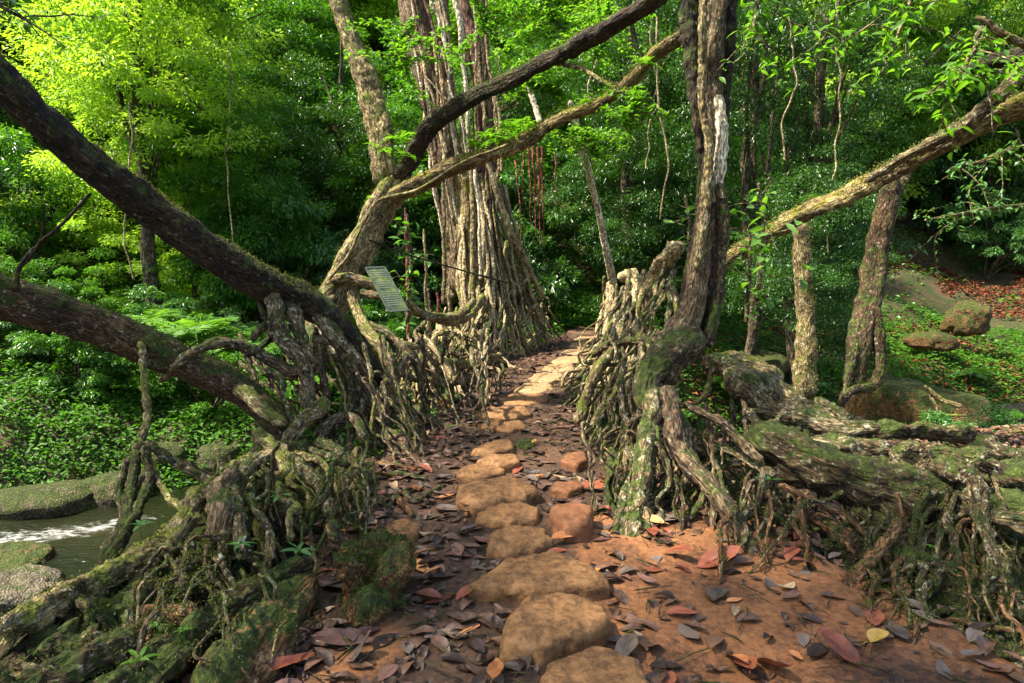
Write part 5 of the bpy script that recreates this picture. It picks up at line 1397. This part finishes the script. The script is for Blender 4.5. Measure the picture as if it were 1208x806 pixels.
specific = [(497,657,'orange',1.25,.4,'peach coloured fallen leaf standing out at the left of the path'),(512,676,'orange',1.0,1.2,'small peach fallen leaf just in front of the upright one'),(452,658,'orange',1.2,.1,'orange fallen leaf beside the half buried stone'),
 (447,640,'orange',1.0,2.9,'salmon fallen leaf behind the half buried stone'),(482,682,'orange',1.0,1.6,'orange fallen leaf leaning on the mossy block'),(556,748,'orange',.8,.8,'small pinkish orange leaf left of the second stone'),
 (585,800,'orange',1.2,1.5,'orange leaf tip at the bottom beside the nearest stone'),(665,638,'orange',1.1,.3,'orange leaf right of the fourth stepping stone'),(672,618,'orange',1.0,2.6,'bright orange leaf curled below the orange red stone'),
 (770,618,'orange',1.0,2.8,'orange leaf lying at the foot of the leg like roots'),(455,562,'yellow',1.1,.4,'yellow leaf left of the path behind'),(630,523,'yellow',.7,1.2,'small yellow leaf right of the ninth stone'),
 (848,662,'reddish brown',1.9,.2,'long red brown leaf lying before the root mass'),(912,782,'reddish brown',1.6,1.8,'broad red brown leaf near the bottom'),(880,780,'reddish brown',1.5,1.4,'dark red leaf at the bottom, part of a pair'),(868,775,'orange',1.3,1.7,'orange red leaf at the bottom beside the dark red one'),
 (935,655,'reddish brown',1.4,1.0,'curled red leaf against the roots'),(950,668,'reddish brown',1.2,.3,'second curled red leaf against the roots'),(700,575,'reddish brown',1.3,.1,'dark red curled leaf below the right railing'),
 (720,548,'orange',1.0,.6,'tan orange leaf among the right roots'),(800,655,'reddish brown',1.3,2.4,'red brown leaf lying near the foot of the fluted tree'),(990,770,'reddish brown',1.5,2.0,'round edged brown leaf on the clay'),(1035,760,'yellow',1.2,.7,'ochre leaf at the edge of the root mass'),
 (405,757,'purple brown',1.8,.1,'long purple leaf left at the foot of the block'),(330,790,'reddish brown',2.0,.6,'large red brown leaf along the buttress foot'),(420,775,'dark grey',1.4,.1,'oval dark leaf with pale rim near the bottom left'),(610,770,'dark grey',1.4,2.0,'dark leaf left of the second stone'),
 (740,770,'dark grey',1.5,1.1,'dark leaf right of the second stone')]
for px, py, cn, s_, rz, lb in specific:
    g_ = G(px, py, .03); put_leaf(g_[0], g_[1], cn, s_, rz, .25, .035, lb)
cnt = 0
while cnt < 250:
    if rng.random() < .78:
        y = 2.05 + 2.6 * rng.random() ** 1.1
    else:
        y = rng.uniform(3.5, 7.5)
    u = rng.uniform(-.98, 1.05); x = float(deck_c(y) + u * deck_w(y))
    if not clear_of_stones(x, y, .85): continue
    if u > .15 and y < 3.4 and rng.random() < .5: continue
    cn = rng.choice(['dark grey', 'purple brown', 'reddish brown', 'orange', 'pale tan'], p=[.46, .28, .15, .04, .07])
    put_leaf(x, y, cn, rng.uniform(.55, 1.3), rng.uniform(0, 6.28), .07, .004 + rng.random() * .016)
    cnt += 1
used = {}
for o, x, y, cn, s_, lb in placed:
    if not lb:
        sz = 'large' if s_ > 1.0 else ('small' if s_ < .72 else 'medium')
        lb = f'{sz} {cn} leaf {near_stone_label(x, y, o.rotation_euler.z)}'
    tag(o, lb, 'leaf', 'fallen leaves on the path')
same = {}
for q in placed: same.setdefault(q[0]['label'], []).append(q)
for lb, v in same.items():
    if len(v) > 1:
        for w_, q in zip(['nearest', 'second', 'third', 'fourth', 'fifth', 'sixth'], sorted(v, key=lambda q: q[2])):
            q[0]['label'] = w_ + ' ' + lb
def litter():
    g = np.random.default_rng(21); m = MB()
    shp = [leafshape(200 + k) for k in range(8)]
    n = 0
    while n < 2900:
        y = 1.9 + 10.5 * g.random() ** 1.5
        u = g.uniform(-1.12, 1.12); x = float(deck_c(y) + u * deck_w(y))
        if not clear_of_stones(x, y, .9): continue
        if u > .1 and y < 3.4 and g.random() < .7: continue
        p, q = shp[int(g.integers(8))]
        s = .18 + .95 * g.random() ** 1.7; a = g.uniform(0, 6.28); tx, ty = g.normal(0, .12, 2)
        w_ = p * s
        w_ = np.stack([w_[:, 0], w_[:, 1], w_[:, 2] + w_[:, 0] * tx + w_[:, 1] * ty], -1)
        w_ = np.stack([w_[:, 0] * math.cos(a) - w_[:, 1] * math.sin(a), w_[:, 0] * math.sin(a) + w_[:, 1] * math.cos(a), w_[:, 2]], -1)
        z = float(deck_z(np.array(x), np.array(y))) - .002 + g.random() * .016 - .12 * max(0, abs(u) - .98)
        m.add(w_ + [x, y, z], q, tint=g.random()); n += 1
    tag(m.build('leaf_litter', DRY['litter']), kind='stuff')
    m = MB()     # twigs and crumbs
    for k in range(520):
        y = 1.9 + 7 * g.random() ** 1.4; u = g.uniform(-1.1, 1.1); x = float(deck_c(y) + u * deck_w(y)); a = g.uniform(0, 3.14); L = g.uniform(.04, .22)
        z = float(deck_z(np.array(x), np.array(y))) + .015
        d = np.array([math.cos(a), math.sin(a), g.normal(0, .05)]) * L
        tube(m, np.array([[x, y, z], np.array([x, y, z]) + d * .5 + g.normal(0, .006, 3), np.array([x, y, z]) + d]), np.array([1, .8, .5]) * g.uniform(.0015, .005), 5, .1, .05, 0, step=.02)
    tag(m.build('twig_litter', M['bark_red']), kind='stuff')
litter()
# surface roots creeping over the left of the path
SR = thing('creeping_root', P(455, 560, 4.5), 'low network of thin surface roots creeping over the left side of the path', 'root')
for k, lst in enumerate([[(420,570,4.5,4),(445,562,4.55,4),(470,560,4.6,4),(505,565,4.5,3)],[(400,585,4.2,5),(440,592,4.15,5),(470,582,4.3,4),(500,575,4.4,3)],[(455,600,4.1,3),(475,580,4.3,4),(490,590,4.2,4),(520,575,4.4,3)],[(430,545,4.8,4),(460,548,4.8,4),(500,556,4.7,3)],[(400,560,4.5,5),(425,575,4.4,4),(460,600,4.05,3)],[(465,585,4.2,5),(480,600,4.05,4),(485,610,3.95,3)]]):
    q = []
    for a, b_, Yd, r_ in lst:
        g_ = G(a, b_, .03); q.append(g_)
    rad = [l[3] * 4.4 / F * .8 for l in lst]
    wroot(SR, np.array(q), np.array(rad), M['bark_clay' if k % 2 else 'bark_root'], wob=.03, seg=9)
print('objects', len(bpy.data.objects), 'polys', sum(len(m_.polygons) for m_ in bpy.data.meshes))
